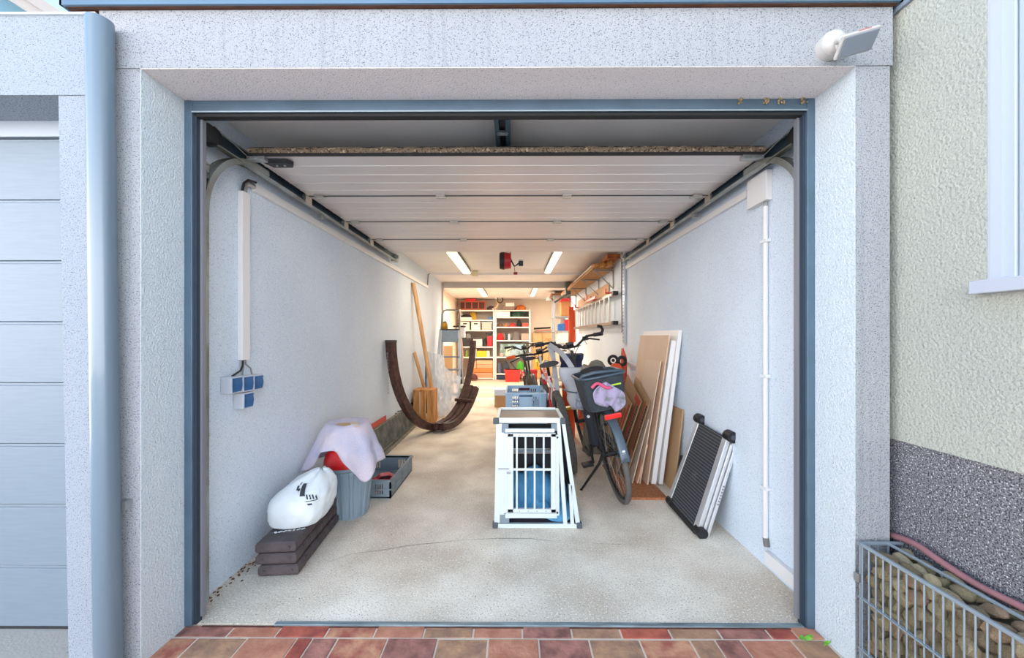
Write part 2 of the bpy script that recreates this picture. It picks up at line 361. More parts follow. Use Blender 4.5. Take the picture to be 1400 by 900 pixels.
b.grid(rows, 0, sm=False)
part(dr, 'bottom_edge_debris', dirt, b)
part(dr, 'bottom_seal', rubber, B().box(DX0, DX1, 1.858, 1.875, 2.102, 2.112).box(DX0, DX1, 1.868, 1.876, 2.112, 2.146))
hg = M('hinge_zinc', '#c9c6be', .3, .8)
for i in (1, 2, 3):
    y = 1.871+i*.54
    part(dr, 'joint_seal', M('joint_dark', '#4a4b4c', .6), B().box(DX0, DX1, y-.002, y+.004, 2.1015, 2.107))
    for x in (-.466, .336, -1.24, 1.16):
        b = B(); b.box(x-.028, x+.028, y-.03, y-.008, 2.094, 2.105); b.box(x-.028, x+.028, y+.010, y+.030, 2.094, 2.105)
        b.cyl((x-.034, y, 2.094), (x+.034, y, 2.094), .007, n=8)
        b.cyl((x-.016, y-.018, 2.094), (x-.016, y-.018, 2.09), .005, n=8); b.cyl((x+.016, y-.018, 2.094), (x+.016, y-.018, 2.09), .005, n=8)
        part(dr, 'hinge', hg, b)
    for sx_, xe in ((-1, -1.315), (1, 1.235)):
        b = B(); b.box(min(xe, xe+sx_*.008), max(xe, xe+sx_*.008), y-.03, y+.04, 2.05, 2.125); b.cyl((xe+sx_*.008, y, 2.10), (xe+sx_*.04, y, 2.10), .02, n=12)
        part(dr, 'roller_bracket', hg, b)
b = B(); b.prism([(-1.27, 1.90, 2.103), (-1.15, 1.90, 2.103), (-1.13, 1.93, 2.103), (-1.15, 1.96, 2.103), (-1.25, 1.96, 2.103)], (0, 0, -.02))
h = part(dr, 'handle_cup', black, b, .003)
b = B()
for x in (-1.215, -1.175): b.cyl((x, 1.93, 2.083), (x, 1.93, 2.079), .006, n=8)
part(h, 'screw', galv, b)
for xa, xb in ((-1.33, -1.24), (1.13, 1.235)):
    b = B(); b.box(xa, xb, 1.865, 1.90, 2.082, 2.104); b.cyl(((xa+xb)/2, 1.866, 2.093), ((xa+xb)/2, 1.86, 2.093), .008, n=8)
    part(dr, 'corner_bracket', galv, b, .003)

def arc(x, r, cy, cz, a0, a1, n=14): return [V(x, cy-r*math.cos(R(a0+(a1-a0)*i/n)), cz+r*math.sin(R(a0+(a1-a0)*i/n))) for i in range(n+1)]
galvb = M('track_galvanised', '#a9b1b1', .38, .7, var=.35, vs=7, col2='#8b8b80')
for s, x, lab in ((-1, -1.352, 'left'), (1, 1.262, 'right')):
    t = thing('door_track', 'galvanised curved door track with dark rail along the %s wall' % lab, 'door track', (x, 1.62, 0), 'garage door tracks')
    xi = x+s*-.0
    path = [V(x, 1.622, z) for z in (0.05, .6, 1.2, 1.745)] + arc(x, .34, 1.962, 1.745, 0, 90)[1:] + [V(x, 2.04, 2.085)]
    b = B(); b.sweep(path, (1, 0, 0), .05, .004)                    # web of the C section
    for dx in (-.024, .024):
        b.sweep([p+V(dx, 0, 0) for p in path], (1, 0, 0), .003, .028)
    part(t, 'track', galvb, b)
    xo = x-s*.004
    part(t, 'spring_rail', raild, B().box(xo-.004 if s > 0 else xo-.004, xo+.004, 1.665, 4.25, 2.062, 2.128))
    part(t, 'rail_lip', galvb, B().box(min(xo, xo-s*.03), max(xo, xo-s*.03), 1.68, 4.28, 2.056, 2.063).box(min(xo, xo-s*.012), max(xo, xo-s*.012), 1.68, 4.28, 2.127, 2.132))
    part(t, 'rail_end', galv, B().box(xo-.03, xo+.03, 4.22, 4.30, 2.05, 2.13).cyl((xo-.05, 4.24, 2.10), (xo+.05, 4.24, 2.10), .02), .003)
    b = B(); b.cyl((xo-.02, 1.675, 2.095), (xo+.02, 1.675, 2.095), .042, n=20); b.box(xo-.028, xo+.028, 1.62, 1.68, 2.06, 2.13)
    part(t, 'cable_pulley', black, b, .004)
    part(t, 'cable', galv, B().tube([(xo-s*.025, 1.66, 2.135), (xo-s*.03, 1.90, 2.09)], .0018, 5).tube([(xo-s*.03, 1.67, 2.128), (xo-s*.034, 1.90, 2.085)], .0018, 5).tube([(xo-s*.05, 1.92, 2.11), (xo-s*.05, 4.2, 2.12)], .0015, 5))
    for z in (1.93, 1.56, .80, .20):
        b = B(); xa = x-s*.003; b.box(xa-.003, xa+.003, 1.60, 1.66, z-.035, z+.035); b.box(xa-.012, xa+.012, 1.63, 1.655, z-.035, z-.029); b.box(xa-.012, xa+.012, 1.63, 1.655, z+.029, z+.035)
        b.cyl((xa-s*.003, 1.645, z), (xa-s*.01, 1.645, z), .006, n=8)
        part(t, 'wall_bracket', hg, b)
    part(t, 'hanger', galv, B().box(x-.015, x+.015, 2.62, 2.65, 2.03, 2.06).box(x-.004, x+.004, 2.63, 2.64, 2.06, 2.27))
op = thing('opener_rail', 'dark steel opener rail fixed to the ceiling above the door', 'opener rail', (-.055, 3, 2.18))
b = B(); b.box(-.092, -.070, 1.60, 4.1, 2.185, 2.27); b.box(-.040, -.018, 1.60, 4.1, 2.185, 2.27); b.box(-.092, -.018, 1.60, 1.70, 2.183, 2.27); b.box(-.092, -.018, 1.60, 4.1, 2.24, 2.27)
part(op, 'rail', M('opener_rail_paint', '#48606b', .45, .3), b, .002)
part(op, 'chain', black, B().box(-.068, -.042, 1.7, 4.1, 2.20, 2.24))
b = B(); b.box(-.068, -.042, 1.80, 1.83, 2.178, 2.19); b.cyl((-.08, 1.81, 2.176), (-.07, 1.81, 2.19), .006, n=8); b.cyl((-.030, 1.81, 2.176), (-.04, 1.81, 2.19), .006, n=8); b.box(-.08, -.03, 1.812, 1.818, 2.172, 2.186)
part(op, 'carriage_clip', galv, b)
part(op, 'screw', galv, B().cyl((-.055, 1.66, 2.183), (-.055, 1.66, 2.178), .004, n=8).cyl((-.055, 1.685, 2.183), (-.055, 1.685, 2.179), .003, n=8))

# ------------------------------------------------------------------ lamps
tubeL = [('ceiling tube lamp with long yellowish cover left of the cable reel', -.745, 4.45, 6.0, (1, .86, .68), '#ffefbf'), ('ceiling tube lamp with slim white cover right of the cable reel', .525, 4.45, 5.95, (1, .87, .70), '#fff6e4'),
         ('far ceiling tube lamp of the store, left above the shelves', -.72, 7.95, 9.4, (1, .85, .70), '#ffedb6'), ('far ceiling tube lamp of the store, right above the shelves', .45, 7.95, 9.4, (1, .86, .72), '#fff2d8')]
for i, (lab, x, y0, y1, lc, ec) in enumerate(tubeL):
    t = thing('ceiling_lamp', lab, 'ceiling lamp', (x, (y0+y1)/2, 2.27), 'tube lamps on the ceiling')
    w = .058 if i in (0, 2) else .045
    part(t, 'housing', M('lamp_housing_grey', '#7d7a74', .5), B().box(x-w*1.05, x+w*1.05, y0, y1, 2.225, 2.27), .004)
    b = B(); b.box(x-w, x+w, y0+.03, y1-.03, 2.19, 2.225)
    for k in (y0+.02, y1-.05): b.box(x-w*.8, x+w*.8, k, k+.03, 2.195, 2.225)
    part(t, 'diffuser', M('diffuser_glow_%d' % i, ec, .5, emit=1.3), b, .012)
    part(t, 'clip', galv, B().box(x-w*1.1, x+w*1.1, y0+.12, y0+.135, 2.20, 2.23).box(x-w*1.1, x+w*1.1, y1-.135, y1-.12, 2.20, 2.23))
    ld = bpy.data.lights.new('tube_light', 'AREA'); ld.shape = 'RECTANGLE'; ld.size = w*1.6; ld.size_y = y1-y0-.1; ld.energy = TUBE_POWER[i]; ld.color = lc
    lo = bpy.data.objects.new('tube_light', ld); COL.objects.link(lo); lo.location = V(0, 0, 2.186-2.27); lo.parent = t
rl = thing('cable_reel', 'red and black cable reel hanging from the ceiling', 'cable reel', (-.09, 4.55, 2.05))
x, y, z = -.095, 4.5, 2.105
b = B(); b.cyl((x-.075, y, z), (x-.02, y, z), .095, .105, n=28); part(rl, 'black_side', black, b, .012, label='black half of the reel')
b = B(); b.cyl((x-.018, y, z), (x+.06, y, z), .10, .09, n=28); part(rl, 'drum', M('reel_red', '#c8262c', .35), b, .025)
part(rl, 'bracket', black, B().box(x-.06, x+.06, y-.03, y+.03, 2.215, 2.27).box(x-.06, x-.052, y-.02, y+.02, z, 2.22).box(x+.05, x+.058, y-.02, y+.02, z, 2.22))
part(rl, 'cable', black, B().tube([(x+.04, y-.06, z+.05), (x+.07, y-.05, z-.02), (x+.10, y-.03, z-.07), (x+.13, y-.02, z-.05), (x+.17, y, z-.01)], .009, 6))
part(rl, 'plug', M('plug_navy', '#1f2c3d', .4), B().box(x+.15, x+.205, y-.02, y+.02, z-.06, z+.0), .006)
b = B(); b.box(x+.150, x+.207, y-.022, y+.022, z+.002, z+.016); part(rl, 'plug_collar', white, b)
part(rl, 'stop_ball', M('reel_red2', '#8f1f24', .4), B().cyl((x+.09, 5.0, 2.04), (x+.14, 5.0, 2.04), .018).tube([(x+.1, 4.9, 2.1), (x+.11, 5.0, 2.05)], .004, 5))

# ------------------------------------------------------------------ conduits
duct = M('duct_white', '#e6e4e2', .45)
t = thing('cable_duct', 'white plastic cable duct along the left wall', 'cable duct', (-1.42, 3.9, 1.99))
part(t, 'vertical_duct', duct, B().box(-1.419, -1.392, 1.93, 1.985, 1.083, 1.955), .002)
part(t, 'horizontal_duct', duct, B().box(-1.419, -1.397, 2.03, 6.15, 1.99, 2.035), .002)
part(t, 'corrugated_elbow', galv, B().tube([(-1.405, 1.957+.03*(1-math.cos(a)), 1.955+.058*math.sin(a)) for a in [R(k*15) for k in range(7)]]+[(-1.405, 2.03, 2.013)], .014, 8))
part(t, 'black_cable', black, B().tube([(-1.40, 1.938, 1.955), (-1.395, 1.943, 1.998), (-1.392, 1.97, 2.025), (-1.392, 2.03, 2.036)], .006, 6))
t2 = thing('cable_duct', 'white duct across the ceiling behind the tube lamps', 'cable duct', (0, 6.15, 2.23))
b = B(); b.box(-1.37, 1.30, 6.13, 6.16, 2.205, 2.245); part(t2, 'duct', duct, b, .003)
part(t2, 'corner_cable', black, B().tube([(-1.36, 6.14, 2.235), (-1.40, 6.14, 2.21), (-1.405, 6.14, 2.03)], .007, 6))
part(t2, 'junction_box', M('junction_cream', '#d8cfa9', .5), B().box(-.68, -.58, 6.08, 6.16, 2.185, 2.265), .004)
sk = thing('socket_bank', 'four grey wall sockets with blue flaps in a T shape', 'wall socket', (-1.42, 1.92, .86))
gsk = M('socket_grey', '#c6cbd3', .4); blu = M('socket_blue', '#1d5f96', .35)
for y0, z0 in ((1.815, .925), (1.895, .922), (1.973, .919), (1.897, .835)):
    b = B(); b.box(-1.419, -1.365, y0, y0+.075, z0, z0+.083)
    s_ = part(sk, 'socket', gsk, b, .006)
    rows = [[V(-1.364+.006*math.sin(math.pi*k/6), yy, z0+.008+.068*k/6) for k in range(7)] for yy in (y0+.008, y0+.067)]
    b = B(); b.grid(rows); b.box(-1.366, -1.359, y0+.008, y0+.067, z0+.066, z0+.076); b.box(-1.368, -1.363, y0+.008, y0+.067, z0+.008, z0+.07)
    part(s_, 'flap', blu, b)
part(sk, 'black_cable', black, B().tube([(-1.405, 1.95, 1.09), (-1.405, 1.948, 1.055), (-1.40, 1.925, 1.03), (-1.395, 1.86, 1.008)], .005, 6))
part(sk, 'grey_cable', M('cable_grey', '#8b8d8c', .5), B().tube([(-1.405, 1.965, 1.09), (-1.405, 1.97, 1.06), (-1.40, 2.0, 1.035), (-1.40, 2.01, 1.0)], .004, 6).tube([(-1.408, 1.955, 1.09), (-1.408, 1.955, 1.04), (-1.403, 1.94, 1.005)], .004, 6))
t3 = thing('cable_duct', 'white cable duct and pipe on the right wall', 'cable duct', (1.31, 3, .05))
part(t3, 'horizontal_duct', duct, B().box(1.298, 1.319, 2.12, 4.40, 1.985, 2.025), .002)
part(t3, 'box_duct', duct, B().box(1.285, 1.319, 1.93, 2.09, 1.905, 2.06), .003)
part(t3, 'vertical_pipe', duct, B().tube([(1.305, 1.965, 1.88), (1.305, 1.965, .16)], .0125, 10))
part(t3, 'cable', galv, B().tube([(1.305, 1.96, 1.92), (1.305, 1.96, 1.87)], .005, 6).tube([(1.305, 1.972, 1.92), (1.305, 1.972, 1.87)], .005, 6))
part(t3, 'pipe_elbow', M('elbow_grey', '#70706c', .5), B().tube([(1.305, 1.965, .16), (1.305, 1.955, .12)], .014, 8))
part(t3, 'floor_duct', duct, B().box(1.292, 1.319, 1.62, 1.955, .035, .10), .003)
for z in (1.70, 1.0, .42): part(t3, 'pipe_clip', white, B().box(1.29, 1.318, 1.94, 1.99, z-.008, z+.008), .002)
b = B(); b.box(1.29, 1.295, 4.42, 4.50, 1.12, 2.24); b.box(1.295, 1.318, 4.42, 4.426, 1.12, 2.24); b.box(1.295, 1.318, 4.494, 4.50, 1.12, 2.24)
t = solo('metal_channel', 'long perforated metal channel hanging upright on the right wall', 'metal channel', M('channel_blue_grey', '#b4c0cc', .35, .6), b)
b = B()
for k in range(26): b.box(1.287, 1.291, 4.44, 4.48, 1.15+k*.042, 1.158+k*.042)
part(t, 'perforations', M('slot_dark', '#6d7986', .6), b, kind='stuff')
part(t, 'cord', black, B().tube([(1.30, 4.54, 2.22), (1.30, 4.55, 1.8), (1.305, 4.55, 1.25)], .01, 6))
solo('white_strip', 'short white bracket strip screwed level on the right wall', 'bracket strip', white, B().box(1.29, 1.319, 3.7, 4.62, .885, .915), .003)

# ------------------------------------------------------------------ downpipe, spotlight
dp = thing('downpipe', 'thick pale blue downpipe left of the garage opening', 'downpipe', (-1.41, 1.30, 0))
part(dp, 'pipe', M('downpipe_pale', '#6f7f8c', .3, .1, coat=.3), B().tube([(-1.468, 1.33, 2.325), (-1.455, 1.33, 1.3), (-1.437, 1.33, .05), (-1.436, 1.33, -.1)], .0375, 40, caps=False).lathe((-1.468, 1.33, 2.325), [(.0375, 0), (.035, 0), (.034, -.2)], 40))
part(dp, 'wall_clip', galv, B().box(-1.42, -1.40, 1.352, 1.384, .58, .61))
sp = thing('outdoor_spotlight', 'cream outdoor wall light with flat grey panel, top right on the facade', 'wall light', (1.148, 1.375, 2.26))
crm = M('lamp_cream', '#c2beb8', .35)
b = B(); b.cyl((1.135, 1.376, 2.247), (1.135, 1.345, 2.247), .044, .044, 28); b.ball((1.135, 1.345, 2.247), .043, 20, sc=(1, .7, 1)); part(sp, 'base', crm, b)
part(sp, 'sensor_lens', M('sensor_white', '#d9d6d0', .5), B().ball((1.142, 1.322, 2.228), .022, 16))
m3 = Euler((R(-38), R(-14), R(-4))).to_matrix()
def hp(x, y, z): return V(1.158, 1.275, 2.198) + m3 @ V(x, y, z)
def hbox(b, x0, x1, y0, y1, z0, z1, m=0):
    b.add([hp(x0,y0,z0),hp(x1,y0,z0),hp(x1,y1,z0),hp(x0,y1,z0),hp(x0,y0,z1),hp(x1,y0,z1),hp(x1,y1,z1),hp(x0,y1,z1)], [(0,3,2,1),(4,5,6,7),(0,1,5,4),(1,2,6,5),(2,3,7,6),(3,0,4,7)], m); return b
part(sp, 'head', crm, hbox(B(), -.06, .06, -.03, .042, 0, .012), .004)
part(sp, 'light_panel', M('panel_grey', '#7d858e', .3), hbox(B(), -.054, .056, -.024, .036, -.006, 0), .002)
part(sp, 'red_strip', M('strip_red', '#c9605a', .4), hbox(B(), -.01, .03, -.0315, -.03, .003, .006))
part(sp, 'arm', crm, B().tube([(1.135, 1.345, 2.25), (1.12, 1.30, 2.225), (1.13, 1.282, 2.205)], .013, 10))

# ------------------------------------------------------------------ gabion with stones, hose
wire = M('gabion_wire', '#a3b1ba', .4, .5)
gb = thing('gabion', 'wire gabion fence filled with tan rubble stones by the right pier', 'gabion', (1.31, .9, 0))
YB = 1.346; YE = .30
for k in range(40):
    y = YB-.0253*k
    part(gb, 'upright_wire', wire, B().tube([(1.236, y, -.05), (1.236, y, .468)], .0028, 6))
for z in (.277, .094): part(gb, 'cross_wire', wire, B().tube([(1.232, YB+.01, z), (1.232, YE, z)], .0033, 6).tube([(1.2405, YB+.01, z), (1.2405, YE, z)], .0033, 6))
part(gb, 'top_rail', wire, B().box(1.231, 1.241, YE, YB+.01, .460, .471), .002); part(gb, 'top_rail', wire, B().box(1.332, 1.341, YE, YB+.01, .461, .470), .002)
part(gb, 'end_bar', wire, B().box(1.231, 1.387, YB+.004, YB+.014, .462, .471), .001)
for x in (1.236, 1.27, 1.30, 1.336): part(gb, 'end_wire', wire, B().tube([(x, YB+.008, -.05), (x, YB+.008, .465)], .0028, 6))
b = B()
for k in range(8): b.tube([(1.337, YB-.03-k*.13, .462), (1.337, YB-.03-k*.13, .30)], .002, 5)
part(gb, 'back_wires', wire, b)
part(gb, 'clasp', galv, B().box(1.222, 1.236, YB+.0, YB+.02, .33, .36), .002)
stm = [M('rubble_%d' % i, c, .9, var=.6, vs=22, col2=d, bump=.7, bs=60) for i, (c, d) in enumerate((('#d3c09a', '#8b7c55'), ('#c0ab85', '#6f6647'), ('#dbc9a4', '#9d8a66'), ('#b29d7b', '#655b45'), ('#caab89', '#8a6f56')))]
def rock_mesh(seed, mi):
    bm = bmesh.new(); bmesh.ops.create_icosphere(bm, subdivisions=2, radius=1)
    rr = random.Random(seed)
    planes = [(Vector((rr.gauss(0,1), rr.gauss(0,1), rr.gauss(0,1))).normalized(), rr.uniform(.62, .85)) for _ in range(9)]
    for v in bm.verts:
        for n_, d in planes:
            k = v.co.dot(n_)
            if k > d: v.co -= n_*(k-d)*.92
        v.co *= 1+.06*noise.noise(v.co*2+V(seed, 0, 0))
    me = bpy.data.meshes.new('stone'); bm.to_mesh(me); bm.free(); me.materials.append(stm[mi]); return me
RK = [rock_mesh(i, i % 5) for i in range(15)]
rs = random.Random(3)
def stone(x, y, z, a, b_, c, rot):
    o = bpy.data.objects.new('stone', rs.choice(RK)); COL.objects.link(o); o.parent = gb; o.location = V(x, y, z)-WL[gb.name]; o.scale = (a, b_, c); o.rotation_euler = rot
cnt = 0
zc = .03; row = 0
while zc < .46:
    y = YB+.005-(row % 2)*.018
    while y > .62:
        hh = rs.uniform(.020, .027); ww = rs.uniform(.021, .036)
        if zc > .05 or y < 1.3:
            stone(1.264+rs.uniform(-.003, .004), y-ww, zc+rs.uniform(-.005, .005), .023, ww*1.12, hh*1.2, (rs.uniform(-.6, .6), rs.uniform(-.3, .3), rs.uniform(-.3, .3))); cnt += 1
        y -= ww*1.85
    zc += .040; row += 1
for j, x in enumerate((1.278, 1.318, 1.362)):
    y = YB-.01
    while y > .70:
        ww = rs.uniform(.024, .046)
        stone(x+rs.uniform(-.008, .008), y-ww, .446+rs.uniform(-.006, .010), rs.uniform(.02, .027), ww, .017, (rs.uniform(-.3, .3), rs.uniform(-.3, .3), rs.uniform(-.5, .5))); y -= ww*1.7
part(gb, 'rubble_core', M('rubble_core_dark', '#5b5140', .95), B().box(1.27, 1.405, .28, 1.34, -.1, .432))  # dark stone-coloured fill behind the separate stones
print('stones', cnt)
hz = thing('garden_hose', 'dusty pink garden hose lying on the gabion against the dark plinth', 'hose', (1.38, 1.1, .47))
hp_ = [(1.40, 1.46, .46), (1.39, 1.40, .474), (1.378, 1.34, .490), (1.375, 1.29, .494), (1.373, 1.25, .487), (1.373, 1.188, .476), (1.375, 1.114, .468), (1.378, 1.018, .472), (1.38, .9, .476), (1.38, .75, .474), (1.378, .5, .472)]
sm_ = []
for i in range(len(hp_)-1):
    p0, p1, p2, p3 = [Vector(hp_[max(0, min(len(hp_)-1, i+k))]) for k in (-1, 0, 1, 2)]
    for k in range(5):
        u = k/5; sm_.append(.5*((2*p1)+(p2-p0)*u+(2*p0-5*p1+4*p2-p3)*u*u+(3*p1-p0-3*p2+p3)*u**3))
part(hz, 'tube', M('hose_pink', '#98696c', .6, var=.15, vs=10), B().tube(sm_, .0105, 12))
# weeds by the right pier
lfm = M('leaf_green', '#7fc24a', .5, var=.3, vs=30, col2='#4d8f2d')
for x, y, sc, lab in ((1.150, 1.50, 1, 'small green weed at the frame foot, left one of two'), (1.205, 1.475, .8, 'small green weed leaf touching the right pier')):
    w_ = thing('weed', lab, 'plant', (x, y, 0), 'weeds in the paving joint')
    part(w_, 'stem', lfm, B().tube([(x, y, -.004), (x+.003, y-.003, .015)], .0015, 5))
    for a in ((2.6, -.1, .9) if sc == 1 else (.3, 1.5)):
        d = V(math.cos(a), -.5*abs(math.sin(a)), .25)*.034*sc; pr = V(-math.sin(a)*.3, .0, .9)*.012*sc; b0 = V(x, y, .012)
        rows = [[b0+d*u+pr*(1-abs(v))*0+V(0, 0, 1)*0+pr*v*math.sin(math.pi*min(1, u*.92+.08)) for v in (-1, 0, 1)] for u in (0, .25, .5, .75, 1)]
        part(w_, 'leaf', lfm, B().grid(rows))
# ------------------------------------------------------------------ kerb blocks, sack, bin with towel (left front)
kerbm = M('kerb_rubber', '#5a5050', .85, var=.25, vs=20, bump=.3, bs=90)
d = (V(-1.245, 2.52, 0)-V(-1.19, 1.88, 0)); dl = d.normalized(); dn_ = V(dl.y, -dl.x, 0)
for i, (lab, off, z) in enumerate((('dark brown kerb block, lowest of the stack of three', .008, 0), ('dark brown kerb block, middle of the stack of three', -.004, .058), ('dark brown kerb block, topmost of the stack under the white sack', -.006, .116))):
    o0 = V(-1.19+off, 1.885, z); b = B()
    def kp(u, v, w): return o0+dl*u+dn_*v+V(0, 0, w)
    hw_ = .098
    def blk(u0, u1, v0, v1, c=.014, m=0):
        vs = []
        for w, k in ((.003, c*.6), (.016, 0), (.043, 0), (.056, c)):
            for a, e_ in ((u0+k, v0+k), (u1-k, v0+k), (u1-k, v1-k), (u0+k, v1-k)): vs.append(kp(a, e_, w))
        fs = [(3, 2, 1, 0), (12, 13, 14, 15)]
        for r_ in range(3):
            for j in range(4): fs.append((r_*4+j, r_*4+(j+1) % 4, (r_+1)*4+(j+1) % 4, (r_+1)*4+j))
        b.add(vs, fs, m)
    segs = [(0, .09), (.093, .17), (.173, .25), (.253, .33), (.333, .41), (.413, .48), (.483, .55)]
    for k, (u0, u1) in enumerate(segs): blk(u0, u1, -hw_, hw_-.004+(.004 if k == 0 else -.0), .010)
    b.add([kp(.02, -.085, .006), kp(.54, -.085, .006), kp(.54, .085, .006), kp(.02, .085, .006), kp(.02, -.085, .052), kp(.54, -.085, .052), kp(.54, .085, .052), kp(.02, .085, .052)], [(0,3,2,1),(4,5,6,7),(0,1,5,4),(1,2,6,5),(2,3,7,6),(3,0,4,7)])
    for v in (-.065, .065): b.cyl(kp(.004, v, .028), kp(-.004, v, .028), .009, .007, 10)
    kb = solo('kerb_block', lab, 'kerb block', kerbm, b, .003, group='stacked kerb blocks')
    if i == 2:
        lb = B()
        for k in range(7): c = kp(.10+.012*k*.4, -.05+.021*k, .0575); lb.bx(c, (.012, .02, .001), rz=random.uniform(0, 3))
        part(kb, 'label_scraps', white, lb, kind='stuff')
sackm = M('sack_white', '#dfe5e7', .4, var=.06, vs=9, bump=1, bs=11)
prof = [(.178, -1.205, 2.11, .10, .10), (.185, -1.205, 2.11, .12, .115), (.22, -1.20, 2.12, .135, .13), (.27, -1.195, 2.13, .146, .14), (.32, -1.185, 2.14, .146, .14), (.355, -1.17, 2.15, .128, .125), (.385, -1.155, 2.16, .105, .10), (.412, -1.135, 2.17, .070, .075), (.432, -1.12, 2.18, .035, .05), (.438, -1.115, 2.18, .008, .01)]
rows = []
for j in range(37):
    t_ = j/36*(len(prof)-1); i = min(int(t_), len(prof)-2); u = t_-i; u = u*u*(3-2*u) if 0 else u
    z, cx, cy, rx, ry = [prof[i][k]*(1-u)+prof[i+1][k]*u for k in range(5)]
    row = []
    for k in range(64):
        a = 2*math.pi*k/64; q = 1+.06*math.sin(3*a+1)+.05*noise.noise(V(math.cos(a)*2.3, math.sin(a)*2.3, z*9))+.075*abs(noise.noise(V(math.cos(a)*5, math.sin(a)*5, z*22)))-.05*max(0, .35-abs(noise.noise(V(math.cos(a)*3.1+4, math.sin(a)*3.1, z*14)))*3)
        ca, sa = math.cos(a), math.sin(a); f = (abs(ca)**3.2+abs(sa)**3.2)**(-1/3.2)
        row.append(V(cx+rx*ca*f*q, cy+ry*sa*f*q, z+.008*math.sin(5*a)*(j/36)))
    rows.append(row)
sk_ = thing('sack', 'stuffed white plastic sack with black print on the kerb blocks', 'sack', (-1.20, 2.12, .178))
part(sk_, 'bag', sackm, B().grid(rows, 0, True))
# print on the sack: bars and blocks following its front face
pb = B(); ink = M('ink_dark', '#33363c', .6)
def sackpt(a, z):
    t_ = 0
    for i in range(len(prof)-1):
        if prof[i][0] <= z <= prof[i+1][0]:
            u = (z-prof[i][0])/(prof[i+1][0]-prof[i][0]); _, cx, cy, rx, ry = [prof[i][k]*(1-u)+prof[i+1][k]*u for k in range(5)]
            ca, sa = math.cos(a), math.sin(a); f = (abs(ca)**3.2+abs(sa)**3.2)**(-1/3.2)
            q = 1+.06*math.sin(3*a+1)+.05*noise.noise(V(math.cos(a)*2.3, math.sin(a)*2.3, z*9))+.075*abs(noise.noise(V(math.cos(a)*5, math.sin(a)*5, z*22)))+.012
            return V(cx+rx*ca*f*q, cy+ry*sa*f*q, z+.002)
def patch(a0, a1, z0, z1, sk=0, n=5): pb.grid([[sackpt(R(a0+(a1-a0)*i/n+sk*j/n), z0+(z1-z0)*j/n) for i in range(n+1)] for j in range(n+1)])
patch(281, 292, .345, .395, -16); patch(262, 267, .37, .387, -6); patch(268, 272, .366, .376, -3); patch(258, 261, .390, .400, -3)
for k in range(4): patch(298+k*6, 301+k*6, .33-k*.002, .352-k*.002, -6)
patch(300, 322, .318, .322, -4); patch(304, 312, .300, .309, -3)
part(sk_, 'print', ink, pb)
binm = M('bin_grey_plastic', '#8597a4', .45, var=.06, vs=4)
bn = thing('dustbin', 'ribbed grey plastic dustbin under the pale draped towel', 'dustbin', (-1.12, 2.575, 0))
b = B(); rows = []
for z in [0, .004, .02, .10, .2, .30, .325]:
    r0 = .112+.030*z/.325; rows.append([V(-1.12+math.cos(a)*rr, 2.575+math.sin(a)*rr, z) for k in range(96) for a in [2*math.pi*k/96] for rr in [r0+(.008 if (k % 6) < 3 and .01 < z < .31 else 0)]])
b.grid(rows, 0, True, sm=False)
b.lathe((-1.12, 2.575, 0), [(.0, .006), (.112, .006)], 48)
part(bn, 'body', binm, b)
part(bn, 'rim', binm, B().lathe((-1.12, 2.575, 0), [(.140, .318), (.150, .320), (.155, .330), (.153, .352), (.148, .366), (.142, .372), (.136, .366), (.136, .2), (.11, .01)], 64))
# things in the bin
solo('sand_scoop', 'bright red plastic piece sticking out of the bin under the towel', 'plastic scoop', M('scoop_red', '#d01f22', .3, coat=.4), B().grid([[V(-1.135+math.cos(R(a))*r_*1.05, 2.53+math.sin(R(a))*r_*.9, .345+h_*(1+.35*math.sin(R((a-195)*1.1)))) for a in range(195, 345, 10)] for r_, h_ in ((.128, 0), (.125, .03), (.115, .075), (.075, .12), (.02, .135))], 0), solid=.004)
b = B(); b.box(-1.20, -1.05, 2.56, 2.65, .10, .575)
solo('carton', 'brown box standing in the bin, hidden under the towel', 'box', card, b, .006)
b = B(); b.ball((-1.17, 2.575, .585), .075, 18, sc=(1.15, .9, .35))
solo('sponge_cushion', 'yellowish crumpled cloth lump in the hollow on top of the towel', 'cloth', M('cloth_ochre', '#c9a878', .9, bump=.6, bs=60), b)
towm = M('towel_pale_pink', '#d9ccd6', .95, var=.2, vs=7, col2='#c3c1d6', bump=.5, bs=180)
rows = []; CX, CY = -1.135, 2.585
for j in range(34):
    t_ = j/33; row = []
    for k in range(120):
        a = 360*k/120; ar = R(a)
        # hem height and reach by direction (270 = towards the viewer)
        def bump_(c, w): dd = (a-c+180) % 360-180; return math.exp(-(dd/w)**2)
        hem = .36 - .03*bump_(215, 30) - .09*bump_(318, 17) + .12*bump_(262, 25) + .05*bump_(240, 12)
        reach = .195 + .055*bump_(200, 26) + .045*bump_(325, 26) + .02*bump_(20, 40)
        if t_ < .28:
            s_ = t_/.28; rad = .012+.118*s_; z = .588+.020*math.sin(s_*1.5) - .010*math.cos(s_*3.1); fold = .0
        else:
            s_ = (t_-.28)/.72; rad = .130+(reach-.130)*(s_**.8); z = .605-(.605-hem)*(s_**1.05)-.004; fold = s_
        rad += fold*(.012*math.sin(R(a*9))+.010*math.sin(R(a*5+50)))+.006*noise.noise(V(math.cos(ar)*3, math.sin(ar)*3, t_*5))
        z += .01*noise.noise(V(math.cos(ar)*2, math.sin(ar)*2, t_*3))
        x = CX+rad*math.cos(ar)*(1.12 if math.cos(ar) < 0 else 1); y = CY+rad*math.sin(ar)
        row.append(V(max(x, -1.412), y, z))
    rows.append(row)
tw = solo('towel', 'pale pink and lilac towel draped over the grey dustbin', 'towel', towm, B().grid(rows, 0, True), solid=.005)
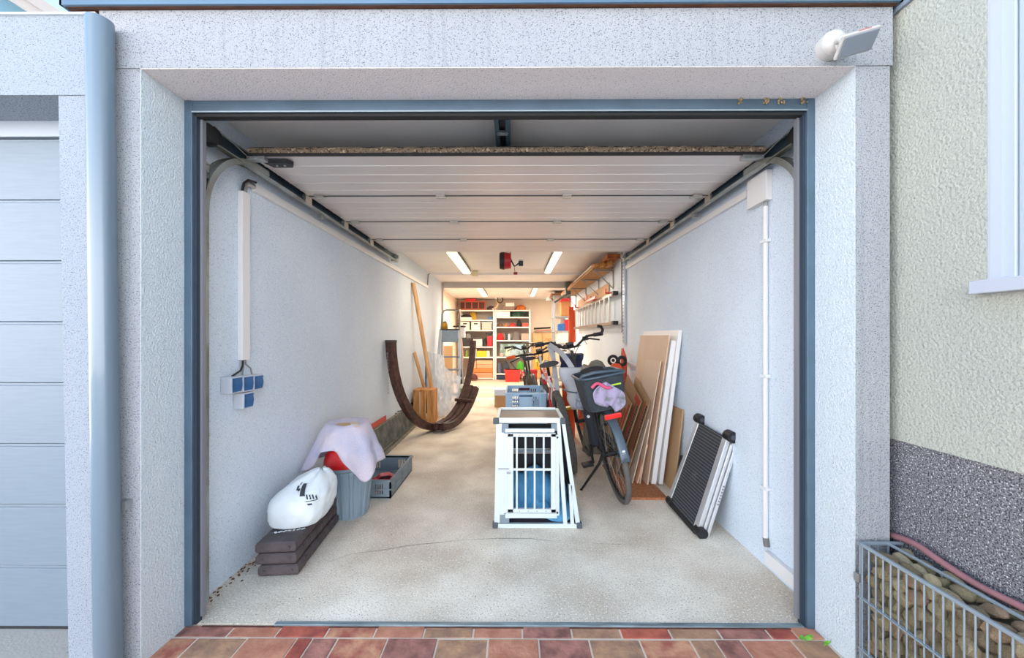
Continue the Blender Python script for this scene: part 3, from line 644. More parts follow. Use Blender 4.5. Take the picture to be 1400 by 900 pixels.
b = B(); b.bx((-1.08, 2.55, .617), (.05, .09, .004), rz=.5, ry=.2); b.bx((-1.055, 2.50, .602), (.05, .06, .004), rz=.9, rx=-.4, ry=.3)
solo('paper_scrap', 'crumpled beige paper lying on the right edge of the towel', 'paper', M('paper_beige', '#d9c7b2', .9), b)

# ------------------------------------------------------------------ grey crate with toys
cgm = M('crate_grey', '#7c8b95', .5)
cg = thing('plastic_crate', 'low slate-grey stacking crate with a red toy car, on the floor by the bin', 'crate', (-1.115, 3.1, 0))
X0, X1, Y0, Y1, H = -1.315, -.915, 2.80, 3.38, .135
def wallslots(b, p, q, h, n, t, gap_lo, gap_hi, z0=0):
    """crate wall from p to q, with upright slots between gap_lo and gap_hi in height at listed fractions"""
    p, q = Vector(p), Vector(q); d_ = q-p; L = d_.length; u = d_/L; nrm = V(-u.y, u.x, 0)
    def seg(a, c, za, zb): 
        A = p+u*a; C = p+u*c
        vs = [A, C, C+nrm*t, A+nrm*t]; b.add([v+V(0, 0, za) for v in vs]+[v+V(0, 0, zb) for v in vs], [(0,3,2,1),(4,5,6,7),(0,1,5,4),(1,2,6,5),(2,3,7,6),(3,0,4,7)])
    seg(0, L, z0, gap_lo); seg(0, L, gap_hi, h)
    prev = 0
    for f0, f1 in n: seg(prev*L, f0*L, gap_lo, gap_hi); prev = f1
    seg(prev*L, L, gap_lo, gap_hi)
def slots(c, k, w=.018, g=.03): return [(c+(i-(k-1)/2)*g-w/2, c+(i-(k-1)/2)*g+w/2) for i in range(k)]
for nm, p, q, n in (('front_wall', (X0, Y0, 0), (X1, Y0, 0), slots(.22, 4, .022, .042)+slots(.78, 4, .022, .042)), ('back_wall', (X1, Y1, 0), (X0, Y1, 0), slots(.22, 4, .022, .042)+slots(.78, 4, .022, .042)),
                    ('side_wall', (X1, Y0, 0), (X1, Y1, 0), slots(.2, 3)+slots(.5, 3)+slots(.8, 3)), ('side_wall', (X0, Y1, 0), (X0, Y0, 0), slots(.2, 3)+slots(.5, 3)+slots(.8, 3))):
    b = B(); wallslots(b, p, q, H, n, .012, .03, .105); 
    part(cg, nm, cgm, b)
part(cg, 'rim', cgm, B().box(X0-.004, X1+.004, Y0-.006, Y0+.012, H-.012, H+.002).box(X0-.004, X1+.004, Y1-.012, Y1+.006, H-.012, H+.002).box(X0-.006, X0+.012, Y0, Y1, H-.012, H+.002).box(X1-.012, X1+.006, Y0, Y1, H-.012, H+.002)
     .box(X0-.003, X1+.003, Y0-.004, Y0, .062, .070).box(X1, X1+.004, Y0, Y1, .062, .070))
part(cg, 'bottom', cgm, B().box(X0, X1, Y0, Y1, .004, .012))
tc_ = thing('toy_car', 'shiny red toy car in the grey crate', 'toy car', (-1.05, 3.05, .012), local=True, rot=(0, 0, R(200)))
b = B(); 
b.prism([(-.10, -.038, .02), (.10, -.038, .02), (.105, -.038, .042), (.06, -.038, .052), (.03, -.038, .078), (-.04, -.038, .080), (-.08, -.038, .055), (-.105, -.038, .05)], (0, .076, 0))
b.box(-.118, -.09, -.045, .045, .07, .078); b.box(-.11, -.104, -.03, .03, .045, .072)
part(tc_, 'body', M('toy_red', '#cf1f25', .2, coat=.6), b, .006)
part(tc_, 'windows', black, B().prism([(.022, -.0395, .056), (.045, -.0395, .056), (.025, -.0395, .073), (-.035, -.0395, .074), (-.05, -.0395, .058)], (0, .079, 0)))
for x in (-.065, .068):
    for y in (-.042, .032):
        w = part(tc_, 'wheel', rubber, B().cyl((x, y, .02), (x, y+.010, .02), .02, n=16)); part(w, 'hub', galv, B().cyl((x, y-.001, .02), (x, y+.011, .02), .010, n=10))
b = B(); b.ball((-1.03, 2.90, .03), .05, 14, sc=(1.5, .9, .35)); solo('toy_figure', 'flat olive-brown toy lying in front of the red toy car in the crate', 'toy', M('toy_olive', '#7d6a3f', .8, var=.6, vs=40), b)
b = B(); b.ball((-1.13, 2.87, .03), .04, 12, sc=(1.4, .8, .4)); b.box(-1.12, -1.02, 2.835, 2.86, .02, .032); solo('toy_shovel', 'small red and white plastic toy at the front of the grey crate', 'toy', M('toy_redwhite', '#c7383a', .5, var=.9, vs=25, col2='#e9dcd6'), b)

# ------------------------------------------------------------------ gratings along the left wall
gm = M('grating_steel', '#a19f92', .5, .2, var=.3, vs=10, col2='#77756a')
for n_, (xt, xb, ya, yb, lab) in enumerate(((-1.408, -1.352, 3.0, 5.45, 'long galvanised floor grating leaning along the left wall'),)):
    gt = thing('floor_grating', lab, 'grating', (-1.38, 4.2, 0))
    def gp(y, t_): return V(xb+(xt-xb)*t_, y, .004+.262*t_)
    part(gt, 'top_edge', gm, B().beam(gp(ya, 1), gp(yb, 1), .012, .02)); part(gt, 'bottom_edge', gm, B().beam(gp(ya, .02), gp(yb, .02), .016, .02))
    part(gt, 'middle_edge', gm, B().beam(gp(ya, .12)+V(.02, 0, 0), gp(yb, .12)+V(.02, 0, 0), .006, .012))
    b = B()
    for k in range(81): y = ya+(yb-ya)*k/80; b.beam(gp(y, 0), gp(y, 1), .004, .012)
    for k in range(9): b.beam(gp(ya, k/9), gp(yb, k/9), .003, .005)
    part(gt, 'mesh_bars', gm, b, kind='stuff')
    part(gt, 'backing_grate', M('grate_dark', '#4d4f4a', .7), B().beam((xb-.012, ya, .02), (xb-.012, yb, .02), .004, .03).prism([gp(ya, 0)-V(.012, 0, 0), gp(yb, 0)-V(.012, 0, 0), gp(yb, 1)-V(.006, 0, 0), gp(ya, 1)-V(.006, 0, 0)], (-.003, 0, 0)))
b = B(); b.beam((-1.408, 3.72, .31), (-1.408, 4.15, .31), .004, .055); solo('red_plate', 'small red plate standing above the grating against the left wall', 'plate', M('plate_red', '#cf5348', .5), b)
b = B(); b.beam((-1.30, 3.4, .012), (-1.32, 5.35, .012), .03, .02); solo('edge_strip', 'thin metal edging strip lying in front of the floor grating', 'edging strip', gm, b)
b = B()
for k in range(14): b.ball((-1.41+.004*math.sin(k), 4.5+.075*k, .285+.01*math.sin(k*1.7)), .012, 8, sc=(.6, 1.6, .7))
solo('chain', 'rusty chain lying on the top edge of the grating', 'chain', M('chain_dark', '#3d3b38', .6, .5), b, kind='stuff')

# ------------------------------------------------------------------ curved timber stand
hs = thing('hammock_stand', 'dark brown crescent-shaped wooden hammock stand', 'hammock stand', (-1.0, 4.88, 0))
mid = V(-.985, 4.90, 0); hd = V(.73, 1.45, 0).normalized(); hn = V(hd.y, -hd.x, 0)
def cres(ph, off, rr=0): a = R(ph); return mid+hd*(.83-rr)*math.sin(a)+hn*off+V(0, 0, .045+1.14-(1.14-rr)*math.cos(a))
part(hs, 'near_arm', brownw, B().sweep([cres(-88+4*k, 0) for k in range(26)], hn, .085, .09), .008)
part(hs, 'far_arm', brownw, B().sweep([cres(8+3.8*k, -.0, .0) for k in range(22)], hn, .075, .07), .008)
part(hs, 'base_rib', brownw, B().sweep([cres(-14+3*k, .11, .01) for k in range(23)], hn, .05, .085), .006)
part(hs, 'base_rib', brownw, B().sweep([cres(-12+3*k, .19, .02) for k in range(22)], hn, .05, .085), .006)
part(hs, 'cross_piece', brownw, B().beam(cres(36, -.05, .06), cres(36, .24, .06), .05, .04).beam(cres(-8, -.05, -.0), cres(-8, .22, -.0), .07, .05), .004)
part(hs, 'bolt_knob', M('bolt_blue_grey', '#4a5360', .4, .5), B().cyl(cres(-6, .05)+V(0, -.03, .02), cres(-6, .05)+V(0, -.085, .02), .034, .028, 14), .003)
b = B()
for k in range(13):
    c = cres(-80+.4*k, .0, .0)+V(-.03, -.055, -.028*k+.03); b.tube([c+V(.006*math.cos(t_), 0, .014*math.sin(t_)) for t_ in [math.pi*2*i/8 for i in range(8)]], .0025, 5, closed=True)
part(hs, 'chain', galv, b, kind='stuff')
part(hs, 'end_cap', M('cap_grey_brown', '#4f4540', .6), B().bx(cres(-88, 0)+V(0, 0, .005), (.09, .095, .03), rz=math.atan2(hd.y, hd.x)), .006)

# ------------------------------------------------------------------ wooden crate, laths, plastic sheet
wc = thing('wooden_crate', 'upright slatted wooden crate behind the curved stand', 'crate', (-1.23, 5.3, 0))
cx0, cx1, cy0, cy1, ch = -1.375, -1.10, 5.15, 5.42, .46
for k in range(3): x = cx0+k*.094; part(wc, 'front_slat', woodo, B().box(x, x+.08, cy0, cy0+.012, 0, ch-.004), .002)
for k in range(3): x = cx0+k*.094; part(wc, 'top_slat', woodo, B().box(x, x+.08, cy0-.004, cy1, ch, ch+.012), .002)
for k in range(3): y = cy0+.012+k*.09; part(wc, 'side_slat', woodo, B().box(cx1-.012, cx1, y, y+.076, 0, ch-.001), .002)
part(wc, 'end_board', woodo, B().box(cx0, cx1-.012, cy0+.012, cy1, ch-.016, ch-.001).box(cx0, cx1-.012, cy0+.012, cy1, .0, .014).box(cx0, cx0+.01, cy0+.012, cy1, 0, ch-.016), .002)
b = B(); b.beam((-1.13, 5.52, .0), (-1.395, 5.22, 1.95), .062, .03, up=(1, -.4, 0)); solo('pine_plank', 'long pine plank leaning high against the left wall', 'plank', wood, b, .002)
b = B(); b.beam((-1.22, 5.64, .0), (-1.402, 5.30, .98), .048, .025, up=(1, -.4, 0)); solo('pine_lath', 'short pine lath leaning low against the left wall', 'lath', wood, b, .002)
plm = M('plastic_sheet', '#e6e9ed', .18, var=.15, vs=8, col2='#cdd5dd', bump=.8, bs=9, stretch=(3, 3, .7), alpha=.72, spec=.8)
def sheet(quad, n=26, amp=.03, seed=0):
    a, b_, c, d_ = [Vector(q) for q in quad]; rows = []
    nr = (b_-a).cross(d_-a).normalized()
    for i in range(n+1):
        u = i/n; row = []
        for j in range(n+1):
            v = j/n; p = (a*(1-v)+b_*v)*(1-u)+(d_*(1-v)+c*v)*u
            row.append(p+nr*(amp*noise.noise(V(p.x*9, p.y*9, p.z*2.2)+V(seed, 0, 0))+amp*.7*abs(noise.noise(V(p.x*26, p.y*20, p.z*5)+V(0, seed, 0))))+V(0, 0, .4*amp*noise.noise(p*5+V(0, 0, seed))))
        rows.append(row)
    return rows
solo('plastic_sheet', 'crumpled clear plastic sheeting bunched beside the wooden crate', 'plastic sheet', plm, B().grid(sheet([(-1.30, 5.6, .03), (-.98, 5.75, .0), (-1.12, 6.0, .90), (-1.33, 5.8, .98)], 30, .07, 3)).grid(sheet([(-1.10, 5.5, .03), (-.90, 5.58, .03), (-.83, 5.9, .55), (-1.13, 5.85, .8)], 28, .06, 8)))
solo('blue_wrap', 'dark blue foil wrap standing between the two laths', 'wrap', M('wrap_blue', '#55718f', .3, var=.4, vs=12, bump=.8, bs=15), B().grid(sheet([(-1.37, 5.75, .03), (-1.22, 5.78, .0), (-1.24, 5.95, .93), (-1.385, 5.9, .97)], 18, .03, 5)))

# ------------------------------------------------------------------ aluminium dog transport box
dg = thing('dog_transport_box', 'trapezoid aluminium dog transport box with barred door', 'dog box', (.14, 2.55, 0))
Yf = 2.375; Yk = 2.745; bc = M('corner_dark_grey', '#4b5157', .5)
def sx_(xb, xt, z): return xb+(xt-xb)*z/.69
def post(nm, xb0, xb1, xt0, xt1, z0, z1, y, t=.022, m=alu):
    b = B(); b.prism([(sx_(xb0, xt0, z0), y, z0), (sx_(xb1, xt1, z0), y, z0), (sx_(xb1, xt1, z1), y, z1), (sx_(xb0, xt0, z1), y, z1)], (0, t, 0)); return part(dg, nm, m, b, .002)
post('front_post', -.125, -.090, -.112, -.075, .03, .655, Yf)
post('front_post', .312, .338, .268, .290, .022, .66, Yf)
post('slanted_post', .392, .42, .296, .318, .03, .655, Yf)
post('short_post', .357, .380, .325, .345, .022, .27, Yf)
post('rear_post', -.125, -.095, -.112, -.08, .03, .66, Yk-.02); post('rear_post', .39, .42, .29, .318, .03, .66, Yk-.02)
part(dg, 'bottom_rail', alu, B().box(-.105, .405, Yf-.002, Yf+.022, .0, .024), .002)
part(dg, 'top_rail', alu, B().box(-.095, .300, Yf-.002, Yf+.022, .660, .690), .002); part(dg, 'top_rail', alu, B().box(-.095, .300, Yk-.02, Yk, .665, .690), .002)
part(dg, 'top_rail', alu, B().box(-.112, -.092, Yf+.02, Yk-.02, .664, .688), .002); part(dg, 'top_rail', alu, B().box(.298, .318, Yf+.02, Yk-.02, .664, .688), .002)
part(dg, 'bottom_rail', alu, B().box(-.125, -.103, Yf+.02, Yk, .0, .024).box(.40, .422, Yf+.02, Yk, .0, .024).box(-.103, .40, Yk-.02, Yk, 0, .024), .002)
part(dg, 'top_plate', M('plate_brown', '#8a7566', .5, var=.1, vs=4), B().box(-.092, .298, Yf+.02, Yk-.02, .664, .676))
pk = M('plate_dark', '#262a33', .6)
part(dg, 'floor_board', M('carpet_grey', '#4d4a55', .95, bump=.6, bs=200), B().box(-.103, .40, Yf+.022, Yk-.02, .002, .02))
part(dg, 'side_plate', pk, B().prism([(-.118, Yf+.024, .02), (-.118, Yk-.02, .02), (-.10, Yk-.02, .665), (-.10, Yf+.024, .665)], (.004, 0, 0)))
part(dg, 'side_plate', pk, B().prism([(.405, Yf+.024, .02), (.405, Yk-.02, .02), (.305, Yk-.02, .665), (.305, Yf+.024, .665)], (.004, 0, 0)))
b = B(); b.box(-.10, .38, Yk-.03, Yk-.022, .02, .36); b.box(-.098, .34, Yk-.03, Yk-.022, .40, .575)
part(dg, 'back_plate', pk, b)
part(dg, 'back_bar', M('bar_grey', '#8f9dac', .4, .5), B().box(-.09, .33, Yk-.05, Yk-.03, .375, .395))
part(dg, 'back_bar', bc, B().box(-.07, .25, Yk-.055, Yk-.035, .585, .60))
for x, z in ((-.113, .672), (.307, .672)):
    part(dg, 'corner', bc, B().bx((x, Yf+.008, z), (.036, .04, .036)), .006)
for x, z in ((-.118, .013), (.41, .013)): part(dg, 'corner', bc, B().bx((x, Yf+.008, z+.004), (.034, .04, .036)), .006)
for q_ in ((-.075, -.035, .59, .655), (.235, .272, .61, .655), (-.09, -.03, .028, .085)): part(dg, 'gusset', M('gusset_grey', '#7c8790', .5), B().box(q_[0], q_[1], Yf+.004, Yf+.016, q_[2], q_[3]))
dd = part(dg, 'door', alu, B().box(-.088, -.06, Yf-.006, Yf+.016, .085, .60).box(-.040, -.004, Yf-.010, Yf+.012, .10, .595).box(.232, .262, Yf-.010, Yf+.012, .10, .595).box(.262, .285, Yf-.006, Yf+.012, .08, .585).box(-.062, .262, Yf-.010, Yf+.012, .575, .597).box(-.062, .262, Yf-.010, Yf+.012, .098, .122)
     .box(-.055, .255, Yf-.006, Yf+.016, .602, .625).box(-.055, .27, Yf-.004, Yf+.016, .062, .092).box(-.060, -.040, Yf-.007, Yf+.014, .10, .595), .0015)
for xb, xt in ((.0, -.0), (.055, .055), (.112, .112), (.169, .167)):
    part(dd, 'bar', alu, B().box(xb-.0+.012, xb+.024, Yf-.004, Yf+.008, .12, .578), .002)
part(dd, 'middle_bar', alu, B().box(-.004, .234, Yf-.007, Yf+.006, .362, .376), .002)
part(dd, 'latch', galv, B().box(-.10, -.03, Yf-.014, Yf-.008, .372, .378).cyl((-.045, Yf-.018, .352), (-.02, Yf-.018, .352), .006, n=8), .001)
part(dd, 'rivets', black, B().cyl((.272, Yf-.012, .572), (.272, Yf-.005, .572), .006, n=8).cyl((.272, Yf-.012, .10), (.272, Yf-.005, .10), .006, n=8))
b = B()
for x in (-.02, .035, .09, .145, .2): 
    for z in (.586, .11): b.cyl((x, Yf-.0115, z), (x, Yf-.009, z), .003, n=6)
part(dd, 'small_rivets', M('rivet_grey', '#7d8a8f', .4, .5), b, kind='stuff')
tl = M('blanket_blue', '#67aad2', .9, var=.25, vs=8, col2='#4a8ebb', bump=.5, bs=40)
rows = []
for i in range(40):
    u = i/39; row = []
    for j in range(30):
        v = j/29; x = -.085+.45*u; y = Yf+.035+.28*v
        z = .03+.26*(v**.7)*(.6+.5*math.sin(2.6*u+.5))*(1 if v < .85 else 1-(v-.85)*2.5)+.05*noise.noise(V(x*9, y*9, 1))+.035*abs(noise.noise(V(x*16, y*14, 4)))
        row.append(V(min(x, .38-.12*z), y, max(.024, z)))
    rows.append(row)
solo('blanket', 'crumpled blue blanket lying inside the dog transport box', 'blanket', tl, B().grid(rows), solid=.006)
rows = [[V(-.06+.33*i/14, Yf+.02-.018*math.sin(math.pi*i/14)*(1-j/5), .058-.030*(1-j/5)+.008*math.sin(i*.9)*(1-j/5)) for i in range(15)] for j in range(6)]

# ------------------------------------------------------------------ ramp leaning on the right wall
rp = thing('folding_ramp', 'folding pet ramp with black ribbed tread and aluminium side rails on the right wall', 'ramp', (1.18, 2.45, 0))
A = V(1.095, 2.70, .035); Bv = V(1.105, 2.28, .012)          # foot far / foot near
C_ = V(1.292, 2.66, .63); D = V(1.298, 2.285, .605)          # top far / top near
upv = (D-Bv).normalized(); acr = (Bv-A).normalized(); nr = acr.cross(upv).normalized()
if nr.x > 0: nr = -nr
def rpnt(u, v, w=0): return (A*(1-u)+Bv*u)*(1-v)+(C_*(1-u)+D*u)*v+nr*w
def rbox(b, u0, u1, v0, v1, w0, w1, m=0):
    return b.add([rpnt(u0,v0,w0),rpnt(u1,v0,w0),rpnt(u1,v1,w0),rpnt(u0,v1,w0),rpnt(u0,v0,w1),rpnt(u1,v0,w1),rpnt(u1,v1,w1),rpnt(u0,v1,w1)], [(0,3,2,1),(4,5,6,7),(0,1,5,4),(1,2,6,5),(2,3,7,6),(3,0,4,7)], m)
tr = part(rp, 'tread', M('tread_black', '#303236', .6), rbox(B(), .1, .88, .02, .97, -.008, .0))
b = B()
for k in range(30): rbox(b, .12, .86, .04+k*.0315, .046+k*.0315, 0, .003)
part(tr, 'ribs', M('rib_grey', '#6a6d72', .6), b, kind='stuff')
b = B()
for k in range(24): a = 2*math.pi*k/24*3; rr = .008+.0013*k; c = rpnt(.5, .45, .0045)+acr*rr*math.cos(a)+upv*rr*math.sin(a); b.add([c-acr*.003, c+upv*.003, c+acr*.003, c-upv*.003], [(0,1,2,3)])
part(tr, 'round_emblem', M('emblem_grey', '#8b8d90', .6), b)
part(rp, 'side_rail', M('rail_alu', '#dfe1e2', .28, .6), rbox(B(), .0, .10, 0, .97, -.03, .006), .003)
for k, (w0, w1, vt) in enumerate(((-.018, .008, .97), (-.042, -.024, .93), (-.068, -.048, .88))):
    part(rp, 'side_rail', MATS['rail_alu'], rbox(B(), .88+.012*k, 1.0+.012*k, -.04*k+.04, vt, w0-.0, w1), .003)
part(rp, 'lower_layer', black, rbox(B(), .08, .95, .03, .9, -.065, -.02))
for u, v in ((.03, 1.0), (1.0, 1.0)):
    c = rpnt(u, v, -.01); b = B(); b.cyl(c-acr*.03, c+acr*.03, .034, n=18); part(rp, 'roller_foot', black, b, .006)
    b = B(); b.cyl(c+acr*-.032, c+acr*.032, .016, n=12); part(rp, 'roller_core', M('roller_core_grey', '#45484d', .5), b)
for u, v in ((.08, -.015), (1.0, -.0)):
    c = rpnt(u, v, -.02)+V(0, 0, .022); b = B(); b.cyl(c-acr*.03, c+acr*.03, .032, n=18); part(rp, 'roller_foot', black, b, .006)
lt = B()
for k in range(7): rbox(lt, 1.025, 1.026, .33+.03*k, .35+.03*k, -.064, -.052)
part(rp, 'lettering', M('lettering_grey', '#8d8f92', .5), lt, kind='stuff')
part(rp, 'end_edge', black, rbox(B(), .05, .95, -.02, .03, -.03, .006), .002)

# ------------------------------------------------------------------ boards against the right wall
b = B(); b.prism([(.85, 2.785, 0), (1.13, 2.785, 0), (1.13, 3.5, 0), (.82, 3.5, 0), (.82, 2.83, 0)], (0, 0, .018)); solo('osb_offcut', 'reddish chipboard offcut lying flat on the floor under the boards', 'board', osb, b)
def board(name, lab, m, xb, xt, y0, y1, z1, th, z0=.019, yt0=None, yt1=None, cat='board', grp=None, ztf=None):
    """a sheet leaning on the wall: foot at xb, top at xt, from near edge y0 to far edge y1"""
    yt0 = y0 if yt0 is None else yt0; yt1 = y1 if yt1 is None else yt1; ztf = z1 if ztf is None else ztf
    p = [V(xb, y0, z0), V(xb, y1, z0), V(xt, yt1, ztf), V(xt, yt0, z1)]
    nrm = (p[1]-p[0]).cross(p[3]-p[0]).normalized()
    if nrm.x < 0: nrm = -nrm
    b = B(); b.prism(p, nrm*th); return solo(name, lab, cat, m, b, .0015, group=grp)
board('laminate_panel', 'tall white laminated panel, backmost of the leaning boards', whiteb, 1.165, 1.285, 3.035, 3.80, 1.255, .03, yt0=2.95, yt1=3.75)
board('laminate_panel', 'narrower white laminated panel just in front of the tallest one', whiteb, 1.105, 1.238, 3.04, 3.22, 1.175, .038, yt0=2.97, yt1=3.15)
board('fibreboard', 'tall beige fibreboard in front of the white panels', mdf, 1.062, 1.222, 3.02, 3.66, 1.215, .012, yt0=2.98, yt1=3.66)
board('fibreboard', 'mid-height beige fibreboard with pale edge in front of the tall one', M('mdf_pale', '#dec3a8', .7, var=.08, vs=4), 1.01, 1.172, 3.04, 3.42, 1.01, .008, yt0=3.02, yt1=3.35)
board('fibreboard', 'small pinkish board offcut beside the thin beige board', M('mdf_pink', '#dcae8e', .7), .992, 1.075, 3.05, 3.22, .335, .010)
board('fibreboard', 'thin beige-grey board with light edge, frontmost on the chipboard', M('mdf_grey', '#c6b09b', .7), .955, 1.085, 3.06, 3.40, .535, .009)
board('fibreboard', 'narrow tan offcut standing behind the white panels near the ramp', M('mdf_tan', '#b8956f', .7), 1.235, 1.306, 2.93, 3.2, .635, .012, z0=.0)
b = B(); b.bx((1.27, 2.86, .15), (.05, .04, .30), ry=.1); solo('black_bar', 'small black bar wedged between the tan offcut and the ramp', 'bar', black, b, .004)
b = B(); b.box(1.235, 1.262, 3.1, 3.3, 1.255, 1.262)
prn = M('print_red', '#b8322a', .6); prk = M('print_black', '#2f2a28', .6)
def carton(lab, xb, xt, y0, y1, z0, z1, dz, prints, cm):
    """folded carton: near edge from (xb,y0,z0) up to (xt,y0',z1); far top edge higher by dz"""
    p = [V(xb, y0, z0), V(xb+.02, y1, z0+.05), V(xt+.03, y1-.05, z1+dz), V(xt, y0-.08, z1)]
    nrm = (p[1]-p[0]).cross(p[3]-p[0]).normalized()
    if nrm.x < 0: nrm = -nrm
    t = thing('folded_carton', lab, 'cardboard', tuple(p[0]), 'folded cartons in front of the boards')
    part(t, 'sheet', cm, B().prism(p, nrm*.006))
    for (u0, u1, v0, v1, m, nm) in prints:
        def q(u, v): return (p[0]*(1-u)+p[1]*u)*(1-v)+(p[3]*(1-u)+p[2]*u)*v-nrm*.0015
        b = B()
        if nm == 'print_bar': b.prism([q(u0, v0), q(u1, v0), q(u1, v1), q(u0, v1)], nrm*.001)
        else:
            k = 0; v = v0
            rr = random.Random(int(u0*1000))
            while v < v1: 
                L = rr.uniform(.018, .03); b.prism([q(u0, v), q(u1, v), q(u1, v+L), q(u0, v+L)], nrm*.001); v += L+.010
        part(t, nm, m, b, kind='stuff' if nm != 'print_bar' else None)
    return t
carton('folded brown carton with black print, nearest the leaning fibreboards', .925, 1.10, 3.14, 3.56, .02, .68, .15, [(.03, .10, .35, .90, prk, 'print_letters'), (.15, .18, .05, .95, prn, 'print_bar')], card)
carton('folded brown carton with red stripe and black lettering, middle of three', .88, 1.065, 3.24, 3.70, .02, .67, .17, [(.04, .11, .40, .88, prk, 'print_letters'), (.15, .19, .05, .95, prn, 'print_bar'), (.02, .3, .91, .98, prn, 'print_bar')], M('cardboard_b', '#a98562', .8, var=.1, vs=8))
carton('folded brown carton with two red lines, farthest of three behind the basket', .84, 1.02, 3.36, 3.9, .02, .62, .16, [(.05, .09, .08, .96, prn, 'print_bar'), (.14, .21, .12, .85, prn, 'print_letters'), (.27, .30, .08, .96, prn, 'print_bar')], M('cardboard_c', '#b8936a', .8))
# ------------------------------------------------------------------ bicycles (local frame: rear wheel on the floor at the origin, +y forward)
def ring(c, r, t, n=48, m=8): return B().tube([(c[0], c[1]+r*math.cos(a), c[2]+r*math.sin(a)) for a in [2*math.pi*k/n for k in range(n)]], t, m, closed=True)
tyre = M('tyre_black', '#5c5854', .8, bump=.5, bs=90); rimm = M('rim_dark', '#2c2d30', .4, .6); spk = M('spokes_steel', '#a8a49c', .35, .7)
def wheel(root, y, r, t, tread=False, skirt=None):
    w = part(root, 'wheel', tyre, ring((0, y, r), r-t, t, 64, 10))
    part(w, 'rim', rimm, ring((0, y, r), r-2*t-.008, .010, 48, 6))
    b = B()
    for k in range(32):
        a = 2*math.pi*k/32; a2 = a+.35*(1 if k % 2 else -1); s = .03 if k % 4 < 2 else -.03
        b.tube([(s, y+.022*math.cos(a2), r+.022*math.sin(a2)), (0, y+(r-2*t-.008)*math.cos(a), r+(r-2*t-.008)*math.sin(a))], .0013, 4, caps=False)
    part(w, 'spokes', spk, b)
    part(w, 'hub', rimm, B().cyl((-.05, y, r), (.05, y, r), .02, n=12))
    if tread:
        b = B()
        for k in range(72):
            a = 2*math.pi*k/72
            for s in (-.6, 0, .6): rr = r-t+t*math.cos(s)*1.0; b.bx((t*math.sin(s), y+rr*math.cos(a+.03*(s != 0)), r+rr*math.sin(a+.03*(s != 0))), (.012, .012, .007), rx=a-math.pi/2)
        part(w, 'tread_knobs', tyre, b, kind='stuff')
    return w
def bike(name, lab, loc, lean, head, p, steer=0):
    t = thing(name, lab, 'bicycle', loc, 'parked bicycles', local=True, rot=(0, R(lean), R(head)))
    r = p['r']; wb = p['wb']; fm = p['frame']
    wheel(t, 0, r, p['t'], p.get('knob')); wheel(t, wb, r, p['t'], p.get('knob'))
    bb = V(0, .44, r-.05); st = V(0, .30, p['seat']); ht = V(0, wb-.21, p['bar']-.13); hb = V(0, wb-.17, r+.26); ax = V(0, 0, r); fx = V(0, wb, r)
    sj = bb.lerp(st, .72)
    b = B(); b.tube([hb, bb], p['tube'], 12); b.tube([ht, sj] if not p.get('step') else [ht-V(0, 0, .12), bb.lerp(st, .4)], p['tube']*.8, 12); b.tube([bb, bb.lerp(st, .85)], p['tube']*.75, 10); b.tube([ht+V(0, 0, .02), hb], p['tube']*.9, 12)
    for s in (-.055, .055): b.tube([bb, (s, .2, r-.02), (s, .0, r)], .010, 8); b.tube([sj, (s, .16, r+.28), (s, 0, r)], .008, 8)
    part(t, 'frame', fm, b)
    b = B(); b.tube([ht, ht+V(0, .01, .10)], .014, 8)
    for s in (-.058, .058): b.tube([hb+V(0, .01, .0), (s, wb-.13, r+.24), (s, wb-.01, r+.02), (s, wb, r)], .013, 8)
    part(t, 'fork', p.get('fork', black), b)
    hc = ht+V(0, .03, .13); cs, sn = math.cos(R(steer)), math.sin(R(steer))
    def hw(x, y, z): return hc+V(x*cs-y*sn, x*sn+y*cs, z)
    hwid = p['hw']; bk = p['sweep']; ris = p.get('rise', .03)
    part(t, 'handlebar', black, B().tube([hw(-hwid, -bk, ris), hw(-hwid*.55, -bk*.3, ris), hw(-.06, 0, 0), hw(.06, 0, 0), hw(hwid*.55, -bk*.3, ris), hw(hwid, -bk, ris)], .0125, 8))
    for s in (-1, 1):
        g = part(t, 'grip', p.get('gripl' if s < 0 else 'gripr', black), B().tube([hw(s*hwid*.78, -bk*.62, ris), hw(s*hwid*1.03, -bk*1.05, ris)], .019, 12))
        if p.get('barend') and s > 0: part(t, 'bar_end', black, B().tube([hw(s*hwid, -bk, ris), hw(s*hwid*1.06, -bk+.0, ris+.03), hw(s*hwid*1.03, -bk+.03, ris+.065), hw(s*hwid*.93, -bk+.04, ris+.075)], .014, 8))
        part(t, 'brake_lever', black, B().tube([hw(s*hwid*.45, .02, ris-.01), hw(s*hwid*.6, .045, ris-.03), hw(s*hwid*.92, .04, ris-.06)], .008, 6).bx(hw(s*hwid*.5, .0, ris-.02), (.05, .04, .04)))
    b = B(); b.tube([hw(-.15, .02, .0), hw(-.12, .1, .05), hw(0, .1, -.05), hb+V(.03, .02, .05)], .004, 5); b.tube([hw(.16, .02, .0), hw(.13, .12, .06), hw(.02, .1, -.08), hb+V(-.02, .02, .0)], .004, 5); b.tube([hw(.10, .02, .0), hw(.03, .14, -.02), hw(-.03, .08, -.15)], .004, 5)
    part(t, 'cables', black, b)
    part(t, 'display', black, B().bx(hw(0, -.03, .03), (.07, .05, .03), rx=.5), .004)
    # saddle
    sp_ = st+V(0, -.03, .02); b = B(); rows = []
    for i in range(9):
        u = i/8; y = -.14+.27*u; w = .075*(1-u)**.7+.02; rows.append([sp_+V(w*math.cos(a), y, .03*math.sin(a)*(1 if math.sin(a) > 0 else .8)+.012*(u-.5)**2*4) for a in [2*math.pi*k/12 for k in range(12)]])
    b.grid(rows, 0, True); b.add(rows[0], [tuple(range(12))]); b.add(rows[-1], [tuple(range(12))])
